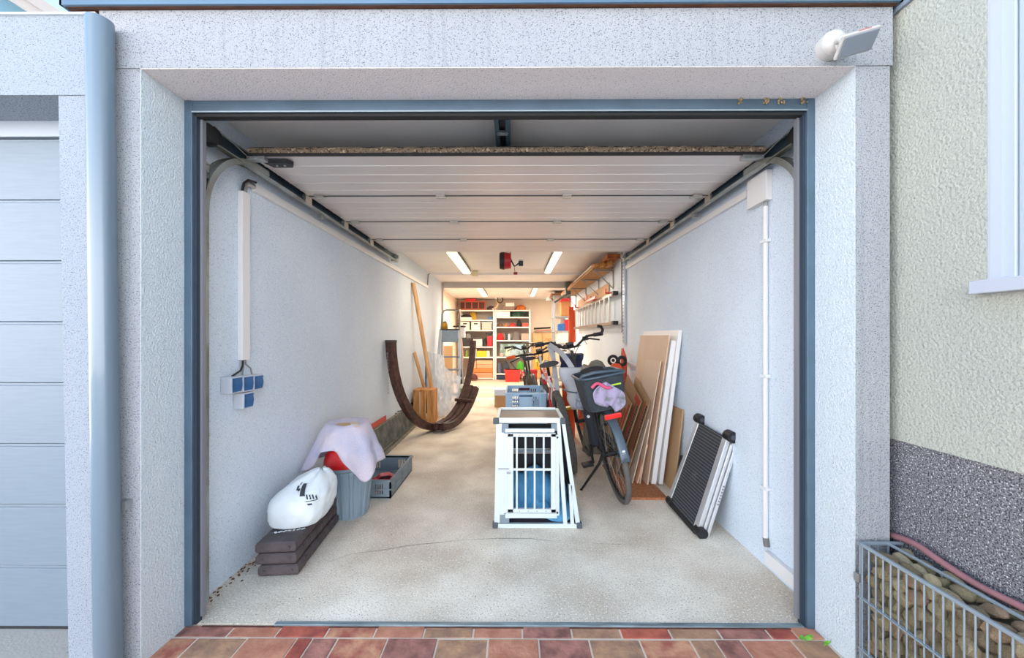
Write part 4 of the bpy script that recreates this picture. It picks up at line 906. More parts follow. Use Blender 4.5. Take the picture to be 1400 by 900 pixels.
    part(t, 'saddle', p.get('saddle', black), b)
    part(t, 'seat_post', rimm, B().tube([bb.lerp(st, .8), st+V(0, 0, .005)], .014, 8))
    cr = part(t, 'crank', black, B().cyl((.035, bb.y, bb.z), (.05, bb.y, bb.z), .085, n=28).cyl((-.06, bb.y, bb.z), (.06, bb.y, bb.z), .025, n=12).tube([(.07, bb.y, bb.z), (.085, bb.y+.08, bb.z+.13)], .011, 6).tube([(-.07, bb.y, bb.z), (-.085, bb.y-.08, bb.z-.13)], .011, 6))
    for s, dy, dz in ((1, .08, .13), (-1, -.08, -.13)):
        q = part(cr, 'pedal', p.get('pedal', black), B().box(min(s*.09, s*.18), max(s*.09, s*.18), bb.y+dy-.04, bb.y+dy+.04, bb.z+dz-.012, bb.z+dz+.012), .004)
    part(t, 'chain', rimm, B().tube([(.045, bb.y, bb.z+.085), (.04, 0, r+.04)], .005, 5).tube([(.045, bb.y, bb.z-.085), (.04, 0, r-.04)], .005, 5).cyl((.03, 0, r), (.05, 0, r), .045, n=16))
    if p.get('fender'):
        for y in (0, wb):
            a0, a1 = (.3, 2.75) if y == 0 else (.2, 2.3); b = B()
            pts = [(y-(r+.018)*math.cos(math.pi-a) if 0 else y-(r+.018)*math.cos(a), r+(r+.018)*math.sin(a)) for a in [a0+(a1-a0)*k/22 for k in range(23)]]
            if y == 0: pts = [(-(r+.018)*math.cos(a), r+(r+.018)*math.sin(a)) for a in [.16+(1.76)*k/22 for k in range(23)]]
            rows = [[V(x, yy, zz-.010*abs(x/.028)**2) for x in (-.030, -.018, 0, .018, .030)] for yy, zz in pts]
            b.grid(rows); part(t, 'mudguard', p['fender'], b, solid=.003)
            b = B()
            for s in (-.032, .032): b.tube([(s*1.3, y, r), (s, pts[3][0], pts[3][1])], .003, 5)
            part(t, 'mudguard_stay', rimm, b)
    if p.get('rack'):
        b = B()
        for s in (-.06, .06): b.tube([(s, -.24, .70), (s, .18, .70)], .005, 6); b.tube([(s, -.05, .70), (s*1.05, 0, r)], .005, 6); b.tube([(s, .10, .70), (s*1.05, 0, r)], .005, 6)
        for y in (-.24, -.1, .04, .18): b.tube([(-.06, y, .70), (.06, y, .70)], .005, 6)
        part(t, 'rack', black, b)
        part(t, 'rear_reflector', M('reflector_red', '#e8281f', .25, coat=.5), B().bx((0, -.255, .685), (.115, .012, .034), m=0), .006)
        part(t, 'mudguard_label', white, B().bx((0, -.352, .475), (.018, .002, .012)).bx((0, -.354, .455), (.018, .002, .012)))
    if p.get('stand'): part(t, 'kickstand', black, B().tube([(-.04, .10, r-.02), (-.08, .12, r-.10), (-.245, .19, .052), ], [.013, .012, .009], 8).cyl((-.245, .19, .052), (-.262, .20, .018), .012, n=8))
    if p.get('guard'): part(t, 'chain_guard', black, B().prism([(.06, bb.y-.12, bb.z-.09), (.06, bb.y+.1, bb.z-.09), (.06, bb.y+.12, bb.z+.08), (.06, bb.y-.1, bb.z+.1), (.06, .05, r+.06), (.06, .05, r-.05)], (.012, 0, 0)), .004)
    if p.get('light'): part(t, 'headlamp', black, B().cyl(hw(0, .05, -.10), hw(0, .11, -.10), .03, .035, 12))
    return t
bf = M('bike_frame_black', '#23262d', .35, .2, coat=.4); br_ = M('bike_frame_red_white', '#c9262b', .3, 0, var=1, vs=7, col2='#dfe3e8', coat=.5, thr=(.47, .49)); bo = M('bike_frame_orange', '#d4481e', .3, .1, coat=.5)
c1 = bike('city_bicycle', 'black city bicycle with rear basket, kickstand and red reflector, nearest the camera', (.785, 2.78, 0), -11, 1.5, dict(r=.352, t=.020, wb=1.07, frame=bf, tube=.018, seat=.93, bar=1.12, hw=.31, sweep=.09, rise=.08, rack=True, fender=M('mudguard_grey', '#55626c', .4, .3), stand=True, guard=True, step=True, barend=True, light=True), steer=-14)
c2 = bike('mountain_bicycle', 'red and white mountain bicycle with knobbly tyres, behind the dog box', (.515, 3.38, 0), -11, 2, dict(r=.365, t=.030, wb=1.13, frame=br_, tube=.027, seat=.93, bar=1.03, hw=.37, sweep=.05, rise=.02, knob=True, fork=M('fork_grey', '#c5cbd0', .4, .2), pedal=M('pedal_yellow', '#d9a928', .4), gripl=orangep), steer=8)
c3 = bike('old_bicycle', 'dark bicycle with black mudguards, farthest of the three parked bicycles', (.34, 4.98, 0), -8, 3, dict(r=.35, t=.022, wb=1.05, frame=bf, tube=.016, seat=.88, bar=1.02, hw=.28, sweep=.1, rise=.06, fender=M('mudguard_black', '#1d1d20', .4), light=True), steer=0)
# basket with clothes
meshm = M('basket_mesh_dark', '#3a4147', .8, var=.2, vs=60, bump=.6, bs=200)
Rb = Euler((0, R(-11), R(1.5))).to_matrix(); Lb = V(.785, 2.78, 0)
def bl(x, y, z): return Lb+Rb @ V(x, y, z)
bk_ = thing('bicycle_basket', 'dark mesh basket with round handle on the rack of the city bicycle', 'basket', tuple(bl(0, .0, .71)))
def bring(z, k, e_=0): return [bl(x*k, y*k+.0, z) for x, y in [(math.copysign(abs(math.cos(a))**.35, math.cos(a))*(.155+e_), math.copysign(abs(math.sin(a))**.35, math.sin(a))*(.19+e_)-.02) for a in [2*math.pi*j/48 for j in range(48)]]]
b = B(); b.grid([bring(.715+.235*i/6, .84+.16*i/6) for i in range(7)], 0, True, sm=False); b.add(bring(.715, .84), [tuple(range(48))])
part(bk_, 'body', meshm, b, solid=.006)
part(bk_, 'rim', M('basket_rim_grey', '#4b5a66', .4, .3), B().tube(bring(.952, 1.0, .006), .010, 8, closed=True))
part(bk_, 'handle', MATS['basket_rim_grey'], B().tube([bl(-.15, -.17, .955), bl(-.14, -.185, .975), bl(-.05, -.195, .985), bl(.06, -.195, .975), bl(.14, -.18, .96)], .013, 8))
part(bk_, 'green_tag', M('tag_lime', '#b7d437', .5), B().bx(bl(.07, -.223, .885), (.065, .003, .010), rz=R(1.5), ry=R(-11)))
cl = []
for i in range(14):
    u = i/13; row = []
    for j in range(26):
        v = j/25; x = -.105+.225*v; zt = .93-.03*v-.20*u
        z = zt-.12*(u)*max(0, v-.6)-.05*(1-v)*(u > .5); x = .008+(x-.008)*(1-.12*u)*(1-.75*abs(2*u-1)**3.5); row.append(bl(x, -.219-.010*math.sin(v*17+u*5)*.7-.010+.018*u, .905-.165*u-.045*v+.03*math.sin(v*3.1)))
    cl.append(row)
clm = M('laundry_lilac', '#a79cb8', .9, var=.8, vs=16, col2='#5d6b5f', thr=(.3, .5), bump=.8, bs=30)
solo('laundry', 'pale lilac and green striped clothes bulging out of the bicycle basket', 'clothes', clm, B().grid(cl), solid=.006)
b = B()
b.tube([bl(-.10+.012*k, -.238-.004*math.sin(k), .895+.022*math.sin(k*.5)) for k in range(11)], .011, 8)
solo('pink_scarf', 'bright pink knotted cloth on top of the laundry at the basket edge', 'cloth', M('scarf_pink', '#d9587a', .9), b)
# grey bag with strap hanging between the bicycles
bagm = M('bag_grey', '#b2b5ba', .9, var=.15, vs=6, bump=.35, bs=40)
bgt = thing('shoulder_bag', 'soft light grey shoulder bag hanging by its strap between the bicycles', 'bag', (.52, 3.2, .62))
rows = []
for i in range(24):
    u = i/23; z = .945-.345*u; cx = .49+.07*u; w = .118-.045*u*u+.01*math.sin(u*9); dpt = .035+.045*math.sin(math.pi*min(1, u*1.1)); 
    rows.append([V(cx+w*math.copysign(abs(math.cos(a))**.6, math.cos(a))+.008*noise.noise(V(a, u*6, 0)), 3.14+dpt*math.sin(a)+.012*noise.noise(V(math.cos(a)*2, u*7, 3)), z+.012*math.sin(a*2)*u) for a in [2*math.pi*j/32 for j in range(32)]])
rows.append([V(.555, 3.14, .598)]*32)
b = B().grid(rows, 0, True); b.add(rows[0], [tuple(range(32))])
part(bgt, 'body', bagm, b)
part(bgt, 'side_pocket', M('bag_pocket_grey', '#6f7684', .9, var=.4, vs=60, col2='#a0a6b4'), B().grid([[V(.50+.115*(j/8)-.0*i, 3.065-.028*math.sin(math.pi*j/8)*math.sin(math.pi*min(1, .25+i/10)), .76-.135*i/8-.02*j/8+.03*(1-i/8)*abs(j/8-.5)) for j in range(9)] for i in range(9)]))
part(bgt, 'flap_fold', M('bag_fold_dark', '#5a606b', .9), B().tube([(.40, 3.09, .775), (.44, 3.075, .755), (.50, 3.06, .748), (.56, 3.07, .765)], .006, 6))
def strap(pts, w): 
    pts = [Vector(p) for p in pts]; sm = []
    for i in range(len(pts)-1):
        for k in range(5): sm.append(pts[i].lerp(pts[i+1], k/5))
    sm.append(pts[-1]); return B().sweep(sm, (.75, .1, .66), w, .004)
part(bgt, 'strap', bagm, strap([(.335, 3.62, 1.13), (.37, 3.50, 1.10), (.42, 3.36, 1.06), (.455, 3.22, 1.0), (.49, 3.15, .935)], .045))
part(bgt, 'back_strap', bagm, strap([(.335, 3.62, 1.13), (.375, 3.60, 1.0), (.40, 3.60, .80), (.42, 3.55, .62)], .05))
# clothing over the handlebars and bags
jk = M('jacket_navy', '#20294a', .8, var=.5, vs=14, col2='#2a62b8', thr=(.3, .42), bump=.5, bs=30)
rows = [[V(.60+.13*math.cos(a)*(1-.3*u)+.02*noise.noise(V(a, u*4, 1)), 3.95+.10*math.sin(a), 1.02-.22*u+.02*noise.noise(V(a*2, u*5, 0))) for a in [2*math.pi*j/20 for j in range(20)]] for u in [i/10 for i in range(11)]]
b = B().grid(rows, 0, True); b.add(rows[0], [tuple(range(20))])
solo('jacket', 'dark navy and blue jacket slung over the parked bicycles', 'jacket', jk, b)
b = B(); b.lathe((.87, 3.98, 0), [(.15, 0), (.14, .3), (.125, .6), (.118, .78), (.10, .88), (.06, .94), (.01, .96)], 20, sy=.8); solo('grey_cover', 'olive-grey fabric cover bulging behind the bicycle basket', 'fabric cover', M('cover_olive_grey', '#77766c', .9, bump=.5, bs=30), b)
# trouser-like dark bag hanging at the city bicycle frame
rows = []
for i in range(16):
    u = i/15; rows.append([V(.605+.055*math.cos(a)*(1-.35*u)+.006*noise.noise(V(a, u*5, 2))+.05*u, 3.02+.05*math.sin(a), .64-.30*u) for a in [2*math.pi*j/20 for j in range(20)]])
rows.append([V(.655, 3.02, .335)]*20)
b = B().grid(rows, 0, True); b.add(rows[0], [tuple(range(20))])
pb_ = thing('pannier_bag', 'dark slate fabric pannier beside the rear wheel of the city bicycle', 'bag', (.62, 3.02, .35))
part(pb_, 'body', M('pannier_slate', '#34363f', .85, bump=.5, bs=35), b); part(pb_, 'badge', white, B().cyl((.585, 2.975, .575), (.585, 2.966, .575), .012, n=10))
# orange sledge disc and kick scooter behind
sd = B(); sd.prism([V(1.115+.085*math.copysign(abs(math.cos(a))**.6, math.cos(a)), 4.12, .456+.455*math.copysign(abs(math.sin(a))**.45, math.sin(a))) for a in [2*math.pi*k/32 for k in range(32)]], (0, .03, 0))
solo('plastic_sledge', 'bright orange plastic sledge standing upright behind the bicycle basket', 'sledge', orangep, sd, .006)
ks = thing('kick_scooter', 'orange kick scooter with black wheel parked upright by the wall', 'scooter', (1.17, 4.3, 0))
part(ks, 'deck', M('scooter_orange', '#c8502e', .4), B().tube([(1.24, 4.3, .08), (1.255, 4.3, .7), (1.25, 4.3, .96), (1.235, 4.3, 1.07)], [.02, .03, .034, .012], 12), 0)
w = part(ks, 'wheel', rubber, B().tube([(1.115+.048*math.cos(a), 4.25, .935+.048*math.sin(a)) for a in [2*math.pi*k/20 for k in range(20)]], .017, 8, closed=True)); part(w, 'hub', rimm, B().cyl((1.115, 4.24, .935), (1.115, 4.26, .935), .018, n=12))
w = part(ks, 'wheel', rubber, B().tube([(1.205+.04*math.cos(a), 4.22, .93+.045*math.sin(a)) for a in [2*math.pi*k/20 for k in range(20)]], .018, 8, closed=True))
for x, y, z, lab in ((.655, 4.5, .93, 'small orange tub edge showing between bag strap and jacket'), (.9, 4.9, .80, 'small orange tub low behind the bicycle basket')):
    b = B(); b.lathe((x, y, 0), [(.0, 0), (.07, 0), (.09, z-.004), (.096, z), (.088, z), (.07, .01)], 20); solo('orange_tub', lab, 'tub', orangep, b, group='orange tubs behind the bicycles')

# ------------------------------------------------------------------ blue stacking crates and carton behind the dog box
cbm = M('crate_blue', '#a6c4de', .45)
for i, (z0, h, lab) in enumerate(((0, .30, 'light blue stacking crate, lower of two behind the dog box'), (.303, .305, 'light blue stacking crate, upper of two behind the dog box'))):
    t = thing('stacking_crate', lab, 'crate', (.125, 4.25, z0), 'blue stacking crates'); X0, X1, Y0, Y1 = -.085, .335, 4.0, 4.6
    def hole_wall(b, p, q, zt):
        p, q = Vector(p), Vector(q); L = (q-p).length; u = (q-p)/L; nr = V(-u.y, u.x, 0)*.01
        cuts = [(.16, .19), (.22, .25), (.28, .31), (.34, .655), (.69, .72), (.75, .78), (.81, .84)]
        def seg(a, c, za, zb): b.prism([p+u*a*L+V(0,0,za), p+u*c*L+V(0,0,za), p+u*c*L+V(0,0,zb), p+u*a*L+V(0,0,zb)], nr)
        seg(0, 1, 0, .05); seg(0, 1, .265, h); seg(0, .16, .05, .265); seg(.84, 1, .05, .265); seg(.34, .655, .05, .265)
        for c0, c1 in ((.19, .22), (.25, .28), (.31, .34), (.655, .69), (.72, .75), (.78, .81)): seg(c0, c1, .05, .265)
        for zz in (.09, .135, .18, .225):
            seg(.16, .34, zz-.007, zz+.007); seg(.655, .84, zz-.007, zz+.007)
    for nm, p, q in (('front_wall', (X0, Y0, z0), (X1, Y0, z0)), ('back_wall', (X1, Y1, z0), (X0, Y1, z0)), ('side_wall', (X1, Y0, z0), (X1, Y1, z0)), ('side_wall', (X0, Y1, z0), (X0, Y0, z0))):
        b = B(); hole_wall(b, p, q, h); part(t, nm, cbm, b)
    part(t, 'rim', cbm, B().box(X0-.01, X1+.01, Y0-.012, Y0, z0+h-.016, z0+h).box(X0-.01, X1+.01, Y1, Y1+.01, z0+h-.016, z0+h).box(X0-.01, X0, Y0, Y1, z0+h-.016, z0+h).box(X1, X1+.01, Y0, Y1, z0+h-.016, z0+h))
    b = B()
    for x in (X0-.004, X0+.04, X1-.052, X1-.008): b.box(x, x+.012, Y0-.01, Y0, z0, z0+h-.02)
    part(t, 'corner_ribs', cbm, b, kind='stuff')
    part(t, 'bottom', cbm, B().box(X0, X1, Y0, Y1, z0, z0+.008))
    hs_ = M('handle_slot_dark', '#3d5a75', .7)
    part(t, 'handle_slot', hs_, B().box(.055, .195, Y0-.004, Y0+.001, z0+.262, z0+.280))
    if i: part(t, 'back_handle_slot', M('slot_red_dark', '#5a2630', .8), B().box(.06, .19, Y1-.013, Y1-.010, z0+.245, z0+.275))
cb_ = thing('cardboard_box', 'small cardboard box with pale lid left of the blue crates', 'box', (-.22, 6.5, 0))
part(cb_, 'box', card, B().box(-.33, -.14, 6.4, 6.65, 0, .20), .003); part(cb_, 'lid', M('lid_pale_blue', '#c3cfe0', .6), B().box(-.335, -.135, 6.395, 6.655, .20, .30), .004)

# ------------------------------------------------------------------ right wall: ladder, shelf with timber
ld_ = thing('aluminium_ladder', 'aluminium ladder hung sideways on the right wall', 'ladder', (1.25, 6.2, 1.37))
ladm = M('ladder_alu', '#b9b5ae', .35, .6)
for z in (1.37, 1.74):
    part(ld_, 'rail', M('ladder_rail', '#8d857c', .4, .6), B().box(1.225, 1.285, 4.72, 7.75, z-.02, z+.025) if z < 1.5 else B().box(1.245, 1.285, 4.72, 7.75, z-.02, z+.02), .003)
for k in range(11): part(ld_, 'rung', ladm, B().box(1.240, 1.254, 4.92+k*.27, 4.965+k*.27, 1.385, 1.735), .003)
for z in (1.37, 1.74): part(ld_, 'end_cap', black, B().box(1.222, 1.288, 4.66, 4.74, z-.022, z+.027), .003)
rh = M('hook_red', '#d3352a', .4)
for y, lab in ((4.95, 'red ladder hook nearest the opening on the right wall'), (5.9, 'long red ladder hook over the middle of the ladder'), (7.4, 'red ladder hook at the far end of the ladder')):
    b = B(); b.box(1.20, 1.318, y, y+.03, 1.765, 1.785); b.box(1.195, 1.21, y, y+.03, 1.765, 1.83)
    if y == 5.9: b.box(1.19, 1.205, y-.35, y+.35, 1.76, 1.80); b.box(1.19, 1.205, y+.32, y+.36, 1.80, 1.90)
    solo('ladder_hook', lab, 'hook', rh, b, .002, group='red ladder hooks')
solo('plywood_strip', 'pale plywood strip on the wall above the ladder', 'board', M('ply_pale', '#c99e78', .7), B().beam((1.306, 5.2, 1.86), (1.306, 7.7, 1.83), .012, .17))
ws = thing('wall_shelf', 'high shelf on steel brackets along the right wall', 'shelf', (1.2, 6.3, 2.09))
part(ws, 'board', M('shelf_ply', '#a9814f', .7, var=.2, vs=4), B().box(1.03, 1.30, 4.95, 8.2, 2.085, 2.10))
for y in (5.0, 5.85, 6.9, 8.0):
    part(ws, 'bracket', M('bracket_grey', '#8d8c8a', .4, .4), B().box(1.305, 1.318, y-.015, y+.015, 1.83, 2.085).box(1.04, 1.318, y-.012, y+.012, 2.068, 2.085).beam((1.31, y, 1.84), (1.08, y, 2.07), .012, .012), .001)
for k, (x0, x1, y0, y1, z0, z1, lab) in enumerate(((1.03, 1.09, 4.85, 8.3, 2.10, 2.14, 'honey timber batten at the front edge of the high shelf'), (1.10, 1.17, 4.80, 8.15, 2.10, 2.15, 'second timber batten on the high shelf behind the front one'), (1.18, 1.25, 4.72, 8.0, 2.10, 2.155, 'third timber batten on the high shelf nearer the wall'), (1.06, 1.13, 5.1, 8.4, 2.155, 2.185, 'topmost loose batten on the high shelf'))):
    solo('timber_batten', lab, 'batten', woodh, B().box(x0, x1, y0, y1, z0, z1), .002, group='battens on the high shelf')
solo('timber_block', 'short orange-brown timber block at the near end of the high shelf', 'timber block', M('timber_orange', '#c4702e', .6, var=.3, vs=12, col2='#8f4a1c'), B().box(1.14, 1.30, 4.62, 4.95, 2.16, 2.215), .003)
solo('aluminium_strip', 'bright aluminium strip lying along the front of the high shelf', 'metal strip', alub, B().box(1.012, 1.027, 4.95, 6.4, 2.115, 2.135))
b = B(); b.box(1.00, 1.10, 7.3, 7.42, 2.02, 2.26); b.beam((1.05, 7.36, 2.03), (.80, 7.42, 1.87), .08, .03)
solo('flue_pipe', 'dark grey-green duct piece under the ceiling at the opening', 'duct', M('duct_green_grey', '#5c665f', .5, .3), b, .006)

# ------------------------------------------------------------------ left: step ladder and things behind it
lad = thing('step_ladder', 'tall aluminium stepladder with hoop and blue-grey platform', 'stepladder', (-1.16, 6.8, 0))
ya, yb = 6.55, 6.95; xa, xb = -1.325, -.985
def lp(x, z, s=0): return V(x*(1) + (0 if x > -1.1 else 0), 6.45+.30*z, z)
la = M('stepladder_alu', '#b9c0c8', .35, .5); lbm = M('stepladder_step', '#7c8a9a', .5, .2)
for x, dx in ((xa-.035, .03), (xb+.035, -.03)):
    part(lad, 'front_rail', la, B().beam((x, 6.45, 0), (x+dx, 6.85, 1.33), .03, .05, up=(1, 0, 0)), .003)
    part(lad, 'rear_leg', la, B().beam((x, 7.15, 0), (x+dx, 6.9, 1.30), .022, .03, up=(1, 0, 0)), .002)
hoop = [(xa, 6.85, 1.33), (xa+.01, 6.92, 1.62), (xa+.035, 6.925, 1.67), (xa+.08, 6.93, 1.69), (xb-.08, 6.93, 1.69), (xb-.035, 6.925, 1.67), (xb-.01, 6.92, 1.62), (xb, 6.85, 1.33)]
part(lad, 'hoop', M('hoop_grey', '#8f8f8d', .4, .5), B().tube(hoop, .014, 8))
for z in (.20, .41, .62, .84): y = 6.45+.30*z; part(lad, 'step', lbm, B().box(xa-.02, xb+.02, y-.04, y+.04, z-.012, z+.014), .002)
part(lad, 'platform', M('platform_blue_grey', '#8597a6', .5, var=.1, vs=20), B().bx(((xa+xb)/2, 6.80, 1.21), (.29, .012, .23), rx=-.25), .003)
part(lad, 'top_tray', black, B().box(xa, xb, 6.80, 6.98, 1.325, 1.34), .002)
part(lad, 'rubber_foot', rubber, B().bx((xa-.035, 6.45, .02), (.05, .06, .04)), .004); part(lad, 'rubber_foot', rubber, B().bx((xb+.035, 6.45, .02), (.05, .06, .04)), .004)
t = thing('paint_can', 'mustard yellow can standing on top of the stepladder', 'can', (-1.26, 6.88, 1.34)); part(t, 'can', M('mustard', '#c08d22', .4), B().lathe((-1.26, 6.88, 1.34), [(0, 0), (.058, 0), (.052, .09), (.04, .115), (0, .12)], 20)); part(t, 'lid', black, B().cyl((-1.26, 6.88, 1.44), (-1.26, 6.88, 1.47), .04, n=16).cyl((-1.26, 6.88, 1.47), (-1.26, 6.88, 1.49), .012, n=8))
t = thing('white_canister', 'tall white canister with black lid between stepladder and shelf', 'canister', (-1.08, 7.9, 0)); part(t, 'body', M('canister_white', '#d4d9de', .5), B().box(-1.21, -1.05, 8.0, 8.15, 1.18, 1.40), .006); part(t, 'lid', black, B().box(-1.29, -1.04, 7.98, 8.17, 1.40, 1.432), .003); part(t, 'stand_post', galv, B().box(-1.14, -1.12, 8.06, 8.08, 0, 1.18))
P_ = lambda px, py, Y: ((px-703)/516*Y, 1.206-(py-460)/516*Y)
def pxbox(px0, px1, py0, py1, Y, dep, b=None, m=0):
    """box whose front face, standing at depth Y, spans these angles"""
    x0, z1 = P_(px0, py0, Y); x1, z0 = P_(px1, py1, Y); return (b or B()).box(x0, x1, Y, Y+dep, max(z0, .001), z1, m)
solo('beige_board', 'tall beige board standing behind the stepladder', 'board', M('board_beige', '#d6b588', .7), pxbox(606, 619, 473, 538, 7.7, .03), .002)
solo('narrow_board', 'narrow rust-brown panel behind the stepladder', 'board', M('panel_rust', '#8a4c2b', .6), pxbox(600.5, 606, 472, 533, 7.75, .03), .002)
solo('rolled_fabric', 'upright roll of peach fabric right of the stepladder', 'fabric roll', M('fabric_peach', '#c98f73', .8, var=.4, vs=9, stretch=(6, 6, .6)), B().tube([at(630, 505, 8.2), at(630.5, 485, 8.2), at(629.5, 465, 8.2)], [.05, .055, .045], 14))
solo('dark_bag', 'black bag standing below the peach fabric roll', 'bag', M('bag_black', '#23252d', .8), pxbox(627, 634, 505, 541, 7.7, .12), .02)
b = B(); b.ball(tuple(at(632, 535, 6.9)), .11, 14, sc=(.8, .6, 1.2)); solo('green_white_bag', 'green and white plastic bag on the floor at the foot of the curved stand', 'bag', M('bag_green_white', '#dfe3d6', .5, var=.9, vs=9, col2='#5c8a3c', thr=(.42, .5), bump=.5, bs=20), b)
b = B(); b.ball(tuple(at(641, 533, 7.1)), .06, 12, sc=(1.5, .8, .6)); solo('black_shoe', 'small black shoe-like item right of the green and white bag', 'shoe', black, b)
solo('brown_carton', 'cardboard box lying low between stepladder and plastic sheet', 'box', M('carton_tan', '#a98a66', .8), pxbox(606, 616, 528, 550, 7.0, .2), .003)

# ------------------------------------------------------------------ store: rear shelves
shm = M('shelf_white', '#ece6dd', .45)
def shelf(lab, px0, px1, pys, Y, dep, m, nm='metal_shelf'):
    x0, _ = P_(px0, 0, Y); x1, _ = P_(px1, 0, Y); zt = P_(0, pys[0], Y)[1]
    t = thing(nm, lab, 'shelf', ((x0+x1)/2, Y, 0), 'store shelves')
    for x in (x0, x1-.035):
        for y in (Y-.001, Y+dep-.03): part(t, 'post', m, B().box(x, x+.035, y, y+.03, 0, zt+.02), .002)
    for py in pys: z = P_(0, py, Y)[1]; part(t, 'shelf_board', m, B().box(x0, x1, Y+.004, Y+dep, z-.03, z), .002)
    return t
SY = 10.45
shelf('white metal shelf unit at the back of the store, left one', 628.2, 676.2, (424, 437.5, 451.5, 474, 488.5, 517), SY, .4, shm)
shelf('white metal shelf unit at the back of the store, right one', 677, 725.5, (424, 433.5, 447, 465.5, 488.3, 511), SY, .4, shm)
part(bpy.data.objects['metal_shelf'], 'back_panel', M('shelf_back_grey', '#a39a92', .7), B().box(*[P_(629, 0, SY)[0], P_(675, 0, SY)[0]], SY+.405, SY+.41, .1, 1.94))
part(bpy.data.objects['metal_shelf.001'], 'back_panel', MATS['shelf_back_grey'], B().box(*[P_(678, 0, SY)[0], P_(724, 0, SY)[0]], SY+.405, SY+.41, .1, 1.94))
def item(name, lab, cat, col, x0, x1, y0, y1, dep=.28, bev=.008, lid=None, handle=False, grp=None, lidname='lid', rough=.5, Y=None):
    Y = Y or SY+.03; t = None
    X0, Z1 = P_(x0, y0, Y); X1, Z0 = P_(x1, y1, Y)
    m = M('c_'+col.strip('#'), col, rough)
    if lid or handle:
        t = thing(name, lab, cat, ((X0+X1)/2, Y+dep/2, Z0), grp)
        zl = Z1-(Z1-Z0)*.18 if lid else Z1
        part(t, 'body', m, B().box(X0, X1, Y, Y+dep, Z0, zl), bev)
        if lid: part(t, lidname, M('c_'+lid.strip('#'), lid, rough), B().box(X0-.008, X1+.008, Y-.008, Y+dep+.008, zl, Z1), bev/2)
        if handle: c = (X0+X1)/2; zz = Z0+(Z1-Z0)*.75; part(t, 'handle_slot', black, B().box(c-(X1-X0)*.22, c+(X1-X0)*.22, Y-.004, Y+.002, zz-.018, zz+.018), .002)
        return t
    return solo(name, lab, cat, m, B().box(X0, X1, Y, Y+dep, Z0, Z1), bev, group=grp)
def lump(name, lab, cat, col, x0, x1, y0, y1, dep=.2, col2=None, Y=None, rough=.85):
    Y = Y or SY+.05; X0, Z1 = P_(x0, y0, Y); X1, Z0 = P_(x1, y1, Y)
    rows = []; n = 12; sd_ = random.random()*50
    for i in range(n+1):
        u = i/n; f = math.sin(math.pi*(.12+.88*(1-u)**.75)*.5) if 0 else (1-(u**2.6))**.5 if u < 1 else .02
        rows.append([V((X0+X1)/2+(X1-X0)/2*f*math.cos(a)*(1+.18*noise.noise(V(math.cos(a)*2, u*3, sd_))), Y+dep/2+dep/2*f*math.sin(a), Z0+(Z1-Z0)*u*(1+.12*noise.noise(V(math.cos(a)*2.5, math.sin(a), sd_)))) for a in [2*math.pi*j/18 for j in range(18)]])
    b = B().grid(rows, 0, True); b.add(rows[0], [tuple(range(18))])
    return solo(name, lab, cat, M('l_'+col.strip('#')+(col2 or ''), col, rough, var=.6 if col2 else .2, vs=9, col2=col2, bump=.4, bs=25), b)
# top of the left shelf
X0, Z1 = P_(629, 411.5, SY); X1, Z0 = P_(664, 423.4, SY)
t = thing('wooden_rack', 'low orange-red wooden rack with open fields on top of the left shelf', 'rack', ((X0+X1)/2, SY+.15, Z0)); rrm = M('rack_terracotta', '#b5573a', .6)
part(t, 'top_bar', rrm, B().box(X0, X1, SY+.05, SY+.09, Z1-.03, Z1)); part(t, 'bottom_bar', rrm, B().box(X0, X1, SY+.05, SY+.09, Z0, Z0+.03))
for k in range(4): x = X0+.12+k*(X1-X0-.15)/3; part(t, 'upright', rrm, B().box(x, x+.03, SY+.052, SY+.088, Z0+.03, Z1-.03))
part(t, 'backing', M('rack_back_dark', '#5b3a34', .8), B().box(X0, X1, SY+.09, SY+.1, Z0, Z1))
item('red_case', 'flat red case lying on the orange-red wooden rack', 'case', '#d52a30', 636, 651, 408.5, 411.4, .2)
t = thing('cable_coil', 'black ring-shaped coil with white fitting above the rear shelves', 'coil', tuple(at(684, 410, SY)));
c = at(683.8, 410, SY-.02); part(t, 'ring', black, B().tube([c+V(.075*math.cos(a), .0, .085*math.sin(a)) for a in [2*math.pi*k/24 for k in range(24)]], .013, 8, closed=True)); part(t, 'fitting', white, B().ball(tuple(at(678.5, 407, SY)), .045, 12))
part(t, 'tail', M('tail_cream', '#d9b590', .5), B().tube([at(680, 411, SY), at(681.5, 415, SY), at(679, 420, SY), at(673, 423, SY)], .022, 8)); part(t, 'ceiling_cord', galv, B().tube([at(678, 405, SY), V(at(676, 405, SY).x, SY, 2.27)], .004, 5))
lump('dark_cloth', 'small dark violet cloth heap beside the ring-shaped coil', 'cloth', '#4a3845', 665, 677, 418, 423.6)
item('white_packet', 'small white packet standing on top of the right shelf', 'packet', '#efe6dc', 691.5, 703.5, 414, 419.3, .1)
item('brown_carton', 'flat brownish carton under the white packet on the right shelf', 'carton', '#8b7260', 688, 704, 419.4, 423.6, .2)
lump('orange_heap', 'orange and yellow bundle on top of the right shelf', 'bundle', '#d9822f', 704, 720, 416.5, 423.8, .2, '#a8482a')
